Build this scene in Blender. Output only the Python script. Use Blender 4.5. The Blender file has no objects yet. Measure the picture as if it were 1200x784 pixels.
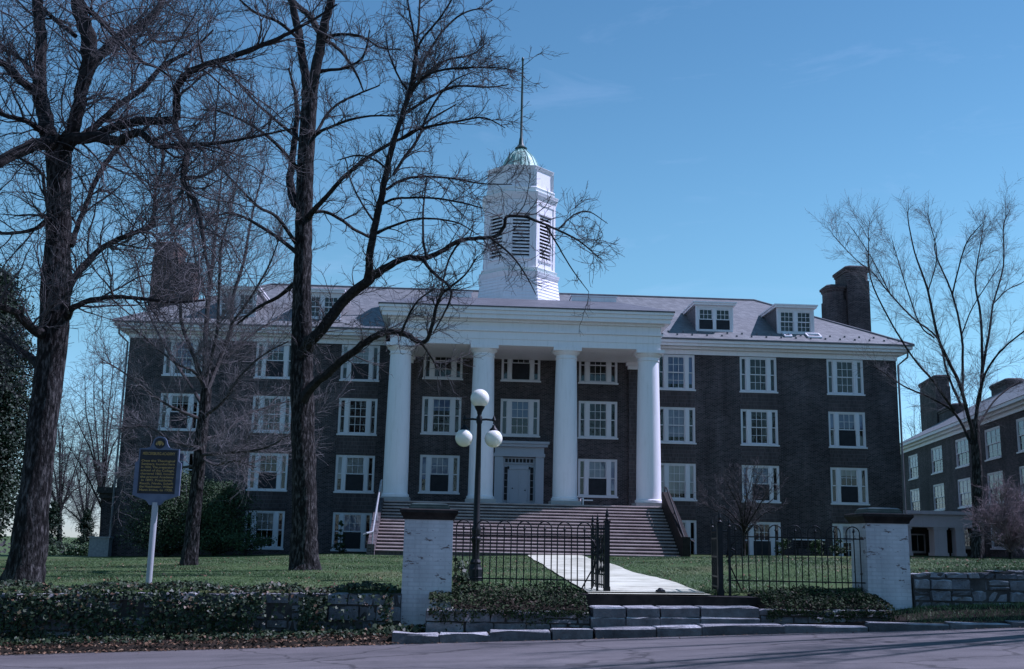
import bpy, bmesh, math, random
import numpy as np
from mathutils import Vector, Matrix

R = math.radians
PI = math.pi
sc = bpy.context.scene
COL = sc.collection
rng = np.random.default_rng(7)
random.seed(7)

# ------------------------------------------------------------------ camera
CAM = dict(x=-3.4772, y=-60.8922, z=1.1107, yaw=0.0494, pitch=0.1934, roll=0.0215, f=1249.257)
cy_, sy_ = math.cos(CAM['yaw']), math.sin(CAM['yaw'])
cp_, sp_ = math.cos(CAM['pitch']), math.sin(CAM['pitch'])
cr_, sr_ = math.cos(CAM['roll']), math.sin(CAM['roll'])
FWD = Vector((sy_ * cp_, cy_ * cp_, sp_))
RT0 = Vector((cy_, -sy_, 0))
UP0 = RT0.cross(FWD)
RT = RT0 * cr_ + UP0 * sr_
UP = UP0 * cr_ - RT0 * sr_
CPOS = Vector((CAM['x'], CAM['y'], CAM['z']))
cam = bpy.data.cameras.new('camera')
camo = bpy.data.objects.new('camera', cam)
COL.objects.link(camo)
cam.sensor_fit = 'HORIZONTAL'
cam.sensor_width = 36
cam.lens = CAM['f'] / 1200 * 36
cam.clip_start = 0.1
cam.clip_end = 8000
M = Matrix((RT, UP, -FWD)).transposed().to_4x4()
M.translation = CPOS
camo.matrix_world = M
sc.camera = camo

# ------------------------------------------------------------------ light
SUN_EL, SUN_BEHIND = 52.0, 10.0
sun_dir = Vector((math.cos(R(SUN_EL)) * math.cos(R(SUN_BEHIND)), math.cos(R(SUN_EL)) * math.sin(R(SUN_BEHIND)), math.sin(R(SUN_EL))))
world = bpy.data.worlds.new('World')
sc.world = world
world.use_nodes = True
wt = world.node_tree
sky = wt.nodes.new('ShaderNodeTexSky')
sky.sky_type = 'NISHITA'
sky.sun_disc = False
sky.sun_elevation = R(SUN_EL)
sky.sun_rotation = R(90 - SUN_BEHIND)
sky.altitude = 0
sky.air_density = 1.4
sky.dust_density = 0.0
sky.ozone_density = 7.5
bg = wt.nodes['Background']
bg.inputs[1].default_value = 0.095
# colour of the air by height above the horizon, and two faint cirrus wisps
wtc = wt.nodes.new('ShaderNodeTexCoord')
wse = wt.nodes.new('ShaderNodeSeparateXYZ')
wt.links.new(wtc.outputs['Generated'], wse.inputs[0])
wra = wt.nodes.new('ShaderNodeValToRGB')
wra.color_ramp.interpolation = 'EASE'
we = wra.color_ramp.elements
we[0].position, we[0].color = 0.0, (0.74, 0.93, 0.98, 1)
we[1].position, we[1].color = 0.52, (0.72, 0.89, 0.63, 1)
e_ = we.new(0.20)
e_.color = (0.93, 1.10, 0.74, 1)
e_ = we.new(0.10)
e_.color = (0.93, 1.14, 0.92, 1)
wt.links.new(wse.outputs[2], wra.inputs[0])
wmu = wt.nodes.new('ShaderNodeMix')
wmu.data_type = 'RGBA'
wmu.blend_type = 'MULTIPLY'
wmu.inputs[0].default_value = 1.0
wt.links.new(sky.outputs[0], wmu.inputs[6])
wt.links.new(wra.outputs[0], wmu.inputs[7])
wmp = wt.nodes.new('ShaderNodeMapping')
wmp.inputs['Rotation'].default_value = (0.0, R(-12), 0.0)
wmp.inputs['Scale'].default_value = (3.0, 3.0, 13.0)
wt.links.new(wtc.outputs['Generated'], wmp.inputs[0])
wno = wt.nodes.new('ShaderNodeTexNoise')
wno.inputs['Scale'].default_value = 1.6
wno.inputs['Detail'].default_value = 7
wno.inputs['Roughness'].default_value = 0.62
wno.inputs['Distortion'].default_value = 0.6
wt.links.new(wmp.outputs[0], wno.inputs['Vector'])
wmr = wt.nodes.new('ShaderNodeMapRange')
wmr.inputs[1].default_value = 0.56
wmr.inputs[2].default_value = 0.80
wmr.inputs[3].default_value = 0.0
wmr.inputs[4].default_value = 0.12
wt.links.new(wno.outputs['Fac'], wmr.inputs[0])
wci = wt.nodes.new('ShaderNodeMix')
wci.data_type = 'RGBA'
wci.inputs[7].default_value = (6.5, 7.5, 8.0, 1)
wt.links.new(wmr.outputs[0], wci.inputs[0])
wt.links.new(wmu.outputs[2], wci.inputs[6])
wt.links.new(wci.outputs[2], bg.inputs[0])
sun = bpy.data.lights.new('sun', 'SUN')
sun.energy = 4.6
sun.angle = R(0.53)
sun.color = (1.0, 0.95, 0.87)
suno = bpy.data.objects.new('sun', sun)
COL.objects.link(suno)
suno.rotation_euler = sun_dir.to_track_quat('Z', 'Y').to_euler()
suno.location = (30, 5, 40)
vs = sc.view_settings
vs.view_transform = 'Standard'
vs.look = 'None'
vs.gamma = 1
vs.exposure = 0.40
vs.use_white_balance = True          # daylight slide film with a cold cast
vs.white_balance_temperature = 5200
vs.white_balance_tint = 33
sc.cycles.max_bounces = 6
sc.cycles.transparent_max_bounces = 12


# ------------------------------------------------------------------ helpers
def ray(px, py):
    u, v = px - 600, py - 392
    return RT * u - UP * v + FWD * CAM['f']


def at(px, py, Y):
    d = ray(px, py)
    t = (Y - CPOS.y) / d.y
    return CPOS + d * t


WM = {}          # world matrix of every object built


class MB:
    """collects shapes into one mesh"""
    def __init__(self):
        self.v, self.f = [], []

    def add(self, vs_, fs_):
        n = len(self.v)
        self.v += [tuple(p) for p in vs_]
        self.f += [tuple(i + n for i in f) for f in fs_]
        return self

    def quad(self, a, b, c, d):
        return self.add([a, b, c, d], [(0, 1, 2, 3)])

    def box(self, x0, x1, y0, y1, z0, z1):
        v = [(x0, y0, z0), (x1, y0, z0), (x1, y1, z0), (x0, y1, z0), (x0, y0, z1), (x1, y0, z1), (x1, y1, z1), (x0, y1, z1)]
        return self.add(v, [(0, 3, 2, 1), (4, 5, 6, 7), (0, 1, 5, 4), (1, 2, 6, 5), (2, 3, 7, 6), (3, 0, 4, 7)])

    def rings(self, rings, cap=True):
        n = len(rings[0])
        v = [p for r in rings for p in r]
        f = []
        for i in range(len(rings) - 1):
            for j in range(n):
                k = (j + 1) % n
                f.append((i * n + j, i * n + k, (i + 1) * n + k, (i + 1) * n + j))
        if cap:
            f.append(tuple(range(n - 1, -1, -1)))
            f.append(tuple((len(rings) - 1) * n + j for j in range(n)))
        return self.add(v, f)

    def lathe(self, prof, c=(0, 0, 0), n=24, ph=0.0):
        """prof: list of (radius, z)"""
        rs = []
        for r, z in prof:
            rs.append([(c[0] + r * math.cos(ph + 2 * PI * j / n), c[1] + r * math.sin(ph + 2 * PI * j / n), c[2] + z) for j in range(n)])
        return self.rings(rs)

    def tube(self, pts, rad, n=8):
        pts = [Vector(p) for p in pts]
        if not hasattr(rad, '__iter__'):
            rad = [rad] * len(pts)
        rs = []
        ref = None
        for i, p in enumerate(pts):
            t = (pts[min(i + 1, len(pts) - 1)] - pts[max(i - 1, 0)]).normalized()
            if ref is None:
                ref = Vector((0, 0, 1)) if abs(t.z) < 0.9 else Vector((1, 0, 0))
            a = (ref - t * ref.dot(t)).normalized()
            b = t.cross(a)
            ref = a
            rs.append([p + (a * math.cos(2 * PI * j / n) + b * math.sin(2 * PI * j / n)) * rad[i] for j in range(n)])
        return self.rings(rs)

    def bar(self, a, b, w, d=None):
        a, b = Vector(a), Vector(b)
        d = d or w
        t = (b - a).normalized()
        ref = Vector((0, 1, 0)) if abs(t.y) < 0.9 else Vector((1, 0, 0))
        s = t.cross(ref).normalized() * w / 2
        q = t.cross(s).normalized() * d / 2
        return self.rings([[p + s + q, p - s + q, p - s - q, p + s - q] for p in (a, b)])

    def sphere(self, c, r, nu=24, nv=14, sz=1.0):
        prof = []
        for i in range(nv + 1):
            a = -PI / 2 + PI * i / nv
            prof.append((max(1e-4, r * math.cos(a)), r * math.sin(a) * sz))
        return self.lathe(prof, c, nu)

    def prism(self, poly, y0, y1):
        """poly in xz, extruded along y"""
        n = len(poly)
        v = [(x, y0, z) for x, z in poly] + [(x, y1, z) for x, z in poly]
        f = [tuple(range(n)), tuple(range(2 * n - 1, n - 1, -1))]
        for i in range(n):
            j = (i + 1) % n
            f.append((i, i + n, j + n, j))
        return self.add(v, f)


def obj(name, mb, mat, parent=None, local=False, smooth=False, loc=None, mesh=None):
    """link mb as ONE mesh object; its coordinates are world ones unless local"""
    if mesh is None:
        mesh = bpy.data.meshes.new(name)
        vs_ = mb.v
        if parent is not None and not local:
            iv = WM[parent].inverted()
            vs_ = [tuple(iv @ Vector(p)) for p in vs_]
        mesh.from_pydata(vs_, [], mb.f)
        mesh.update()
        if mat is not None:
            mesh.materials.append(mat)
        bm = bmesh.new()
        bm.from_mesh(mesh)
        bmesh.ops.recalc_face_normals(bm, faces=bm.faces)
        bm.to_mesh(mesh)
        bm.free()
        if smooth:
            mesh.polygons.foreach_set('use_smooth', [True] * len(mesh.polygons))
            try:
                mesh.set_sharp_from_angle(angle=R(40))
            except Exception:
                pass
    o = bpy.data.objects.new(name, mesh)
    COL.objects.link(o)
    m = Matrix.Identity(4)
    if loc is not None:
        o.location = loc
        m = Matrix.Translation(Vector(loc))
    if parent is not None:
        o.parent = parent
        m = WM[parent] @ m
    WM[o] = m
    return o


def np_obj(name, verts, faces, mat, parent=None, rnd=None, smooth=False, vloop=3):
    """big numpy mesh; faces (n, k) array"""
    me = bpy.data.meshes.new(name)
    verts = np.asarray(verts, np.float32)
    if parent is not None:
        t = WM[parent].translation
        verts = verts - np.array([t.x, t.y, t.z], np.float32)
    faces = np.asarray(faces, np.int32)
    n, k = faces.shape
    me.vertices.add(len(verts))
    me.vertices.foreach_set('co', verts.ravel())
    me.loops.add(n * k)
    me.loops.foreach_set('vertex_index', faces.ravel())
    me.polygons.add(n)
    me.polygons.foreach_set('loop_start', np.arange(0, n * k, k, dtype=np.int32))
    me.polygons.foreach_set('loop_total', np.full(n, k, np.int32))
    if smooth:
        me.polygons.foreach_set('use_smooth', np.ones(n, bool))
    if rnd is not None:
        a = me.attributes.new('rnd', 'FLOAT', 'FACE')
        a.data.foreach_set('value', np.asarray(rnd, np.float32))
    me.materials.append(mat)
    me.update(calc_edges=True)
    o = bpy.data.objects.new(name, me)
    COL.objects.link(o)
    m = Matrix.Identity(4)
    if parent is not None:
        o.parent = parent
        m = WM[parent] @ m
    WM[o] = m
    return o


def thing(name, label, cat, loc=(0, 0, 0), rz=0.0, group=None):
    o = bpy.data.objects.new(name, None)
    COL.objects.link(o)
    o.empty_display_size = 0.3
    o.location = loc
    o.rotation_euler = (0, 0, rz)
    WM[o] = Matrix.Translation(Vector(loc)) @ Matrix.Rotation(rz, 4, 'Z')
    return tag(o, label, cat, group)


def tag(o, label=None, cat=None, group=None, kind=None):
    if label: o['label'] = label
    if cat: o['category'] = cat
    if group: o['group'] = group
    if kind: o['kind'] = kind
    return o


def copy_tree(src, group=None, label=None, loc=None):
    def cp(o, parent):
        c = o.copy()
        COL.objects.link(c)
        if parent is not None:
            c.parent = parent
        for ch in list(o.children):
            cp(ch, c)
        return c
    c = cp(src, None)
    if label: c['label'] = label
    if loc is not None: c.location = loc
    WM[c] = Matrix.Translation(Vector(c.location))
    return c


# ------------------------------------------------------------------ materials
def lerp_ramp(nt, fac, stops):
    r = nt.nodes.new('ShaderNodeValToRGB')
    el = r.color_ramp.elements
    while len(el) < len(stops):
        el.new(0.5)
    for e, (p, c) in zip(el, stops):
        e.position = p
        e.color = (*c, 1)
    nt.links.new(fac, r.inputs[0])
    return r.outputs[0]


def base_mat(name, rough=0.7, spec=0.3, metallic=0.0):
    m = bpy.data.materials.new(name)
    m.use_nodes = True
    nt = m.node_tree
    b = nt.nodes['Principled BSDF']
    b.inputs['Roughness'].default_value = rough
    b.inputs['Specular IOR Level'].default_value = spec
    b.inputs['Metallic'].default_value = metallic
    return m, nt, b


def coords(nt, scale=(1, 1, 1), rot=(0, 0, 0), kind='Object'):
    tc = nt.nodes.new('ShaderNodeTexCoord')
    mp = nt.nodes.new('ShaderNodeMapping')
    mp.inputs['Scale'].default_value = scale
    mp.inputs['Rotation'].default_value = rot
    nt.links.new(tc.outputs[kind], mp.inputs[0])
    return mp.outputs[0]


def noise(nt, vec, scale, detail=4, rough=0.55):
    n = nt.nodes.new('ShaderNodeTexNoise')
    n.inputs['Scale'].default_value = scale
    n.inputs['Detail'].default_value = detail
    n.inputs['Roughness'].default_value = rough
    nt.links.new(vec, n.inputs['Vector'])
    return n.outputs['Fac']


def bump(nt, b, height, strength=0.4, dist=0.02):
    n = nt.nodes.new('ShaderNodeBump')
    n.inputs['Strength'].default_value = strength
    n.inputs['Distance'].default_value = dist
    nt.links.new(height, n.inputs['Height'])
    nt.links.new(n.outputs[0], b.inputs['Normal'])


def mixc(nt, fac, a, b_, mode='MIX'):
    m = nt.nodes.new('ShaderNodeMix')
    m.data_type = 'RGBA'
    m.blend_type = mode
    for sock, v in ((m.inputs[0], fac), (m.inputs[6], a), (m.inputs[7], b_)):
        if hasattr(v, 'links'):
            nt.links.new(v, sock)
        elif isinstance(v, (int, float)):
            sock.default_value = v
        else:
            sock.default_value = (*v, 1)
    return m.outputs[2]


def mat_noise(name, c0, c1, scale=3.0, rough=0.7, spec=0.3, bmp=0.0, bscale=30, bdist=0.01, c2=None, stretch=(1, 1, 1), lo=0.35, hi=0.65):
    m, nt, b = base_mat(name, rough, spec)
    vec = coords(nt, stretch)
    f = noise(nt, vec, scale, 6, 0.6)
    stops = [(lo, c0), (hi, c1)] if c2 is None else [(lo, c0), ((lo + hi) / 2, c1), (hi, c2)]
    nt.links.new(lerp_ramp(nt, f, stops), b.inputs['Base Color'])
    if bmp:
        bump(nt, b, noise(nt, vec, bscale, 5, 0.6), bmp, bdist)
    return m


def mat_brick(name, c1, c2, mortar, bw=0.21, rh=0.07, ms=0.011, scale_xz=True, bumpy=0.3, dirt=0.25):
    m, nt, b = base_mat(name, 0.85, 0.2)
    geo = nt.nodes.new('ShaderNodeNewGeometry')
    tc = nt.nodes.new('ShaderNodeTexCoord')
    sep = nt.nodes.new('ShaderNodeSeparateXYZ')
    nt.links.new(tc.outputs['Object'], sep.inputs[0])
    add = nt.nodes.new('ShaderNodeMath')
    nt.links.new(sep.outputs[0], add.inputs[0])
    nt.links.new(sep.outputs[1], add.inputs[1])
    cmb = nt.nodes.new('ShaderNodeCombineXYZ')
    nt.links.new(add.outputs[0], cmb.inputs[0])
    nt.links.new(sep.outputs[2], cmb.inputs[1])
    br = nt.nodes.new('ShaderNodeTexBrick')
    br.inputs['Scale'].default_value = 1
    br.inputs['Brick Width'].default_value = bw
    br.inputs['Row Height'].default_value = rh
    br.inputs['Mortar Size'].default_value = ms
    br.inputs['Mortar Smooth'].default_value = 0.1
    br.inputs['Bias'].default_value = -0.25
    br.inputs['Color1'].default_value = (*c1, 1)
    br.inputs['Color2'].default_value = (*c2, 1)
    br.inputs['Mortar'].default_value = (*mortar, 1)
    nt.links.new(cmb.outputs[0], br.inputs['Vector'])
    n = noise(nt, tc.outputs['Object'], 0.35, 6, 0.65)
    f = nt.nodes.new('ShaderNodeMapRange')
    f.inputs[1].default_value = 0.3
    f.inputs[2].default_value = 0.7
    f.inputs[3].default_value = 1 - dirt
    f.inputs[4].default_value = 1 + dirt
    nt.links.new(n, f.inputs[0])
    col = mixc(nt, 1.0, br.outputs['Color'], f.outputs[0], 'MULTIPLY')
    mpv = nt.nodes.new('ShaderNodeMapping')
    mpv.inputs['Scale'].default_value = (1.6, 1.6, 0.12)
    nt.links.new(tc.outputs['Object'], mpv.inputs[0])
    nv = noise(nt, mpv.outputs[0], 1.0, 6, 0.7)
    col = mixc(nt, 0.8, col, lerp_ramp(nt, nv, [(0.30, (0.62, 0.62, 0.64)), (0.5, (1, 1, 1)), (0.72, (1.35, 1.33, 1.32))]), 'MULTIPLY')
    nt.links.new(col, b.inputs['Base Color'])
    inv = nt.nodes.new('ShaderNodeMath')
    inv.operation = 'SUBTRACT'
    inv.inputs[0].default_value = 1
    nt.links.new(br.outputs['Fac'], inv.inputs[1])
    bump(nt, b, inv.outputs[0], bumpy, 0.01)
    return m


def mat_attr(name, stops, rough=0.6, spec=0.3, trans=0.0):
    """colour varies from face to face"""
    m, nt, b = base_mat(name, rough, spec)
    a = nt.nodes.new('ShaderNodeAttribute')
    a.attribute_name = 'rnd'
    nt.links.new(lerp_ramp(nt, a.outputs['Fac'], stops), b.inputs['Base Color'])
    return m


def mat_paint(name, c, rough=0.5, wear=0.12, scale=2.0, dirt=(0.35, 0.33, 0.3)):
    m, nt, b = base_mat(name, rough, 0.35)
    vec = coords(nt, (1, 1, 0.5))
    f = noise(nt, vec, scale, 8, 0.7)
    r = nt.nodes.new('ShaderNodeMapRange')
    r.inputs[1].default_value = 0.5
    r.inputs[2].default_value = 0.85
    r.inputs[4].default_value = wear * 3
    nt.links.new(f, r.inputs[0])
    v2 = coords(nt, (5, 5, 0.35))
    f2 = noise(nt, v2, 1.5, 7, 0.7)
    r2 = nt.nodes.new('ShaderNodeMapRange')
    r2.inputs[1].default_value = 0.52
    r2.inputs[2].default_value = 0.80
    r2.inputs[4].default_value = wear * 4.5
    nt.links.new(f2, r2.inputs[0])
    c1 = mixc(nt, r.outputs[0], c, dirt)
    nt.links.new(mixc(nt, r2.outputs[0], c1, tuple(0.8 * q for q in dirt)), b.inputs['Base Color'])
    bump(nt, b, noise(nt, vec, 25, 5), 0.2, 0.01)
    return m


MAT = {}
MAT['brick'] = mat_brick('brick_wall', (0.022, 0.017, 0.019), (0.105, 0.076, 0.076), (0.125, 0.115, 0.12), dirt=0.42)
MAT['brick_panel'] = mat_brick('brick_panel', (0.042, 0.031, 0.032), (0.105, 0.075, 0.073), (0.125, 0.115, 0.12), bw=0.07, rh=0.21)
MAT['brick_sunlit'] = mat_brick('sunlit_chimney_brick', (0.06, 0.032, 0.026), (0.16, 0.082, 0.06), (0.15, 0.12, 0.11))
MAT['white'] = mat_paint('white_paint', (0.80, 0.77, 0.80), 0.5, 0.06)
MAT['window_white'] = mat_paint('window_paint', (0.70, 0.68, 0.71), 0.45, 0.05)
MAT['door_paint'] = mat_paint('door_paint', (0.42, 0.44, 0.50), 0.4, 0.04)
MAT['slate'] = None
MAT['road'] = None


def make_slate(name, a, b_, c, w=0.28, h=0.2):
    m, nt, b = base_mat(name, 0.6, 0.35)
    tc = nt.nodes.new('ShaderNodeTexCoord')
    sep = nt.nodes.new('ShaderNodeSeparateXYZ')
    nt.links.new(tc.outputs['Object'], sep.inputs[0])
    cmb = nt.nodes.new('ShaderNodeCombineXYZ')
    ad = nt.nodes.new('ShaderNodeMath')
    nt.links.new(sep.outputs[0], ad.inputs[0])
    nt.links.new(sep.outputs[1], ad.inputs[1])
    nt.links.new(ad.outputs[0], cmb.inputs[0])
    nt.links.new(sep.outputs[2], cmb.inputs[1])
    br = nt.nodes.new('ShaderNodeTexBrick')
    br.inputs['Scale'].default_value = 1
    br.inputs['Brick Width'].default_value = w
    br.inputs['Row Height'].default_value = h * 0.5
    br.inputs['Mortar Size'].default_value = 0.006
    br.inputs['Color1'].default_value = (*a, 1)
    br.inputs['Color2'].default_value = (*b_, 1)
    br.inputs['Mortar'].default_value = (*c, 1)
    nt.links.new(cmb.outputs[0], br.inputs['Vector'])
    n = noise(nt, tc.outputs['Object'], 0.8, 6, 0.7)
    col = mixc(nt, 0.5, br.outputs['Color'], lerp_ramp(nt, n, [(0.3, (0.75, 0.76, 0.78)), (0.7, (1.2, 1.19, 1.17))]), 'MULTIPLY')
    nt.links.new(col, b.inputs['Base Color'])
    bump(nt, b, br.outputs['Color'], 0.5, 0.02)
    return m


MAT['slate'] = make_slate('roof_slate', (0.125, 0.13, 0.132), (0.195, 0.20, 0.20), (0.06, 0.06, 0.065))
MAT['slate_dark'] = make_slate('dormer_slate', (0.09, 0.09, 0.10), (0.13, 0.13, 0.14), (0.04, 0.04, 0.045))
MAT['flashing'] = mat_noise('metal_flashing', (0.10, 0.10, 0.11), (0.16, 0.16, 0.17), 2, 0.5, 0.4)
MAT['copper'] = mat_noise('copper_verdigris', (0.17, 0.32, 0.27), (0.33, 0.50, 0.43), 3.5, 0.55, 0.4, c2=(0.45, 0.60, 0.54))
MAT['lid'] = mat_noise('tarnished_lid', (0.018, 0.028, 0.027), (0.045, 0.065, 0.06), 5, 0.45, 0.4, 0.2, 20, 0.01)
MAT['iron'] = mat_noise('black_iron', (0.004, 0.0045, 0.006), (0.010, 0.011, 0.014), 14, 0.5, 0.22, 0.15, 60, 0.004)
MAT['steel'] = mat_noise('grey_pipe', (0.22, 0.23, 0.25), (0.34, 0.35, 0.37), 8, 0.4, 0.5)
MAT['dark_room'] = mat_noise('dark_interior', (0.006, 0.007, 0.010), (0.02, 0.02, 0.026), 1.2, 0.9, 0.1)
MAT['screen'] = mat_noise('insect_screen', (0.012, 0.013, 0.018), (0.022, 0.023, 0.03), 3, 0.6, 0.3)
MAT['blind'] = mat_noise('cloth_blind', (0.38, 0.40, 0.48), (0.50, 0.52, 0.58), 1.5, 0.8, 0.1)
MAT['blind_blue'] = mat_noise('blue_blind', (0.20, 0.25, 0.40), (0.28, 0.33, 0.48), 1.5, 0.8, 0.1)
MAT['blind_cream'] = mat_noise('cream_curtain', (0.46, 0.44, 0.40), (0.62, 0.60, 0.55), 1.0, 0.85, 0.1, 0.5, 9, 0.03, stretch=(6, 1, 0.3))
MAT['stair'] = mat_noise('stair_stone', (0.28, 0.215, 0.20), (0.41, 0.335, 0.31), 1.3, 0.8, 0.2, 0.3, 18, 0.02)
MAT['plinth'] = mat_noise('plinth_stone', (0.30, 0.29, 0.29), (0.38, 0.37, 0.37), 2, 0.8, 0.2)
MAT['pier_paint'] = None
MAT['cap_stone'] = mat_noise('brown_cap_stone', (0.010, 0.008, 0.008), (0.026, 0.020, 0.018), 6, 0.75, 0.2, 0.4, 25, 0.02)
MAT['concrete'] = mat_noise('path_concrete', (0.46, 0.455, 0.35), (0.58, 0.575, 0.45), 1.5, 0.85, 0.2, 0.2, 40, 0.01)
m = MAT['concrete']
nt = m.node_tree
b = nt.nodes['Principled BSDF']
lk = b.inputs['Base Color'].links[0].from_socket
vec = coords(nt)
se = nt.nodes.new('ShaderNodeSeparateXYZ')
nt.links.new(vec, se.inputs[0])
mm = nt.nodes.new('ShaderNodeMath')
mm.operation = 'PINGPONG'
mm.inputs[1].default_value = 0.8
nt.links.new(se.outputs[1], mm.inputs[0])
jr = lerp_ramp(nt, mm.outputs[0], [(0.0, (0.25, 0.24, 0.22)), (0.035, (0.35, 0.34, 0.32)), (0.05, (1, 1, 1))])
sr = lerp_ramp(nt, noise(nt, vec, 1.1, 7, 0.7), [(0.32, (0.55, 0.54, 0.50)), (0.52, (1, 1, 1)), (0.8, (1.08, 1.08, 1.06))])
nt.links.new(mixc(nt, 1.0, mixc(nt, 0.85, lk, jr, 'MULTIPLY'), sr, 'MULTIPLY'), b.inputs['Base Color'])
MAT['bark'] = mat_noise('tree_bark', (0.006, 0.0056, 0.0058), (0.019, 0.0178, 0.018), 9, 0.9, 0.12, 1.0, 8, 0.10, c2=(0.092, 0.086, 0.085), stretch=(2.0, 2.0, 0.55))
MAT['bark_limb'] = mat_noise('limb_bark', (0.010, 0.0095, 0.010), (0.034, 0.031, 0.031), 9, 0.9, 0.15, 0.6, 18, 0.03)
MAT['twig'] = mat_noise('twig_bark', (0.050, 0.047, 0.050), (0.105, 0.098, 0.102), 2.0, 0.85, 0.15)
MAT['twig_pink'] = mat_noise('pinkish_twig_bark', (0.13, 0.098, 0.11), (0.23, 0.18, 0.19), 2.0, 0.85, 0.15)
MAT['bark_pale'] = mat_noise('pale_limb_bark', (0.030, 0.028, 0.029), (0.085, 0.078, 0.078), 9, 0.9, 0.15, 0.6, 18, 0.03)
MAT['twig_pale'] = mat_noise('pale_twig_bark', (0.090, 0.084, 0.090), (0.20, 0.185, 0.192), 2.0, 0.85, 0.15)
MAT['globe'] = None
MAT['gold'] = mat_noise('gold_lettering', (0.26, 0.17, 0.045), (0.34, 0.23, 0.065), 20, 0.5, 0.4)
MAT['sign_blue'] = mat_noise('sign_frame_paint', (0.065, 0.08, 0.135), (0.11, 0.128, 0.185), 5, 0.5, 0.4)
MAT['sign_dark'] = mat_noise('sign_plate', (0.010, 0.010, 0.014), (0.018, 0.018, 0.024), 6, 0.5, 0.3)

# glass
g = bpy.data.materials.new('window_glass')
g.use_nodes = True
nt = g.node_tree
nt.nodes.clear()
out = nt.nodes.new('ShaderNodeOutputMaterial')
tr = nt.nodes.new('ShaderNodeBsdfTransparent')
tr.inputs[0].default_value = (0.80, 0.85, 0.92, 1)
gl = nt.nodes.new('ShaderNodeBsdfGlossy')
gl.inputs['Roughness'].default_value = 0.03
fr = nt.nodes.new('ShaderNodeFresnel')
fr.inputs[0].default_value = 1.65
mx = nt.nodes.new('ShaderNodeMixShader')
tcg = nt.nodes.new('ShaderNodeTexCoord')
ng = noise(nt, tcg.outputs['Object'], 1.7, 2)
bpn = nt.nodes.new('ShaderNodeBump')
bpn.inputs['Strength'].default_value = 0.25
bpn.inputs['Distance'].default_value = 0.03
nt.links.new(ng, bpn.inputs['Height'])
nt.links.new(bpn.outputs[0], gl.inputs['Normal'])
nt.links.new(fr.outputs[0], mx.inputs[0])
nt.links.new(tr.outputs[0], mx.inputs[1])
nt.links.new(gl.outputs[0], mx.inputs[2])
nt.links.new(mx.outputs[0], out.inputs[0])
MAT['glass'] = g

m, nt, b = base_mat('opal_globe', 0.25, 0.5)
b.inputs['Base Color'].default_value = (0.80, 0.78, 0.70, 1)
b.inputs['Subsurface Weight'].default_value = 0.6
b.inputs['Subsurface Radius'].default_value = (0.25, 0.22, 0.18)
vec = coords(nt)
nt.links.new(lerp_ramp(nt, noise(nt, vec, 5, 4), [(0.3, (0.70, 0.68, 0.60)), (0.7, (0.84, 0.82, 0.75))]), b.inputs['Base Color'])
MAT['globe'] = m

# white painted brick of the gate piers, flaking
m = mat_brick('painted_pier_brick', (0.43, 0.42, 0.44), (0.49, 0.48, 0.50), (0.41, 0.40, 0.42), bumpy=0.45, dirt=0.22)
nt = m.node_tree
b = nt.nodes['Principled BSDF']
vec = coords(nt, (1.0, 1.0, 2.4))
f = noise(nt, vec, 3.6, 8, 0.72)
lk = b.inputs['Base Color'].links[0].from_socket
mask = lerp_ramp(nt, f, [(0.595, (0, 0, 0)), (0.63, (1, 1, 1))])
nt.links.new(mixc(nt, mask, lk, (0.10, 0.07, 0.065)), b.inputs['Base Color'])
MAT['pier_paint'] = m

# asphalt
m, nt, b = base_mat('asphalt', 0.85, 0.25)
vec = coords(nt)
f1 = noise(nt, vec, 0.35, 5, 0.6)
f2 = noise(nt, vec, 120, 2, 0.5)
st = coords(nt, (0.25, 1.6, 1), (0, 0, R(-3)))
f3 = noise(nt, st, 1.3, 5, 0.6)
c = lerp_ramp(nt, f1, [(0.3, (0.085, 0.078, 0.080)), (0.7, (0.125, 0.115, 0.116))])
c = mixc(nt, 0.5, c, lerp_ramp(nt, f3, [(0.3, (0.6, 0.6, 0.6)), (0.7, (1.35, 1.3, 1.3))]), 'MULTIPLY')
c = mixc(nt, 0.6, c, lerp_ramp(nt, f2, [(0.35, (0.6, 0.6, 0.6)), (0.65, (1.4, 1.4, 1.4))]), 'MULTIPLY')
vo = nt.nodes.new('ShaderNodeTexVoronoi')
vo.feature = 'DISTANCE_TO_EDGE'
vo.inputs['Scale'].default_value = 0.45
dn = nt.nodes.new('ShaderNodeTexNoise')
dn.inputs['Scale'].default_value = 1.8
dn.inputs['Detail'].default_value = 6
nt.links.new(vec, dn.inputs['Vector'])
va = nt.nodes.new('ShaderNodeMix')
va.data_type = 'RGBA'
va.inputs[0].default_value = 0.35
nt.links.new(vec, va.inputs[6])
nt.links.new(dn.outputs['Color'], va.inputs[7])
nt.links.new(va.outputs[2], vo.inputs['Vector'])
ck = lerp_ramp(nt, vo.outputs['Distance'], [(0.0, (0.35, 0.35, 0.36)), (0.006, (0.5, 0.5, 0.5)), (0.012, (1, 1, 1))])
c = mixc(nt, 0.8, c, ck, 'MULTIPLY')
f5 = noise(nt, vec, 2.2, 6, 0.7)
c = mixc(nt, 0.6, c, lerp_ramp(nt, f5, [(0.32, (0.62, 0.62, 0.64)), (0.45, (1, 1, 1)), (0.7, (1.18, 1.17, 1.17))]), 'MULTIPLY')
nt.links.new(c, b.inputs['Base Color'])
bump(nt, b, f2, 0.5, 0.006)
MAT['road'] = m

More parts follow.
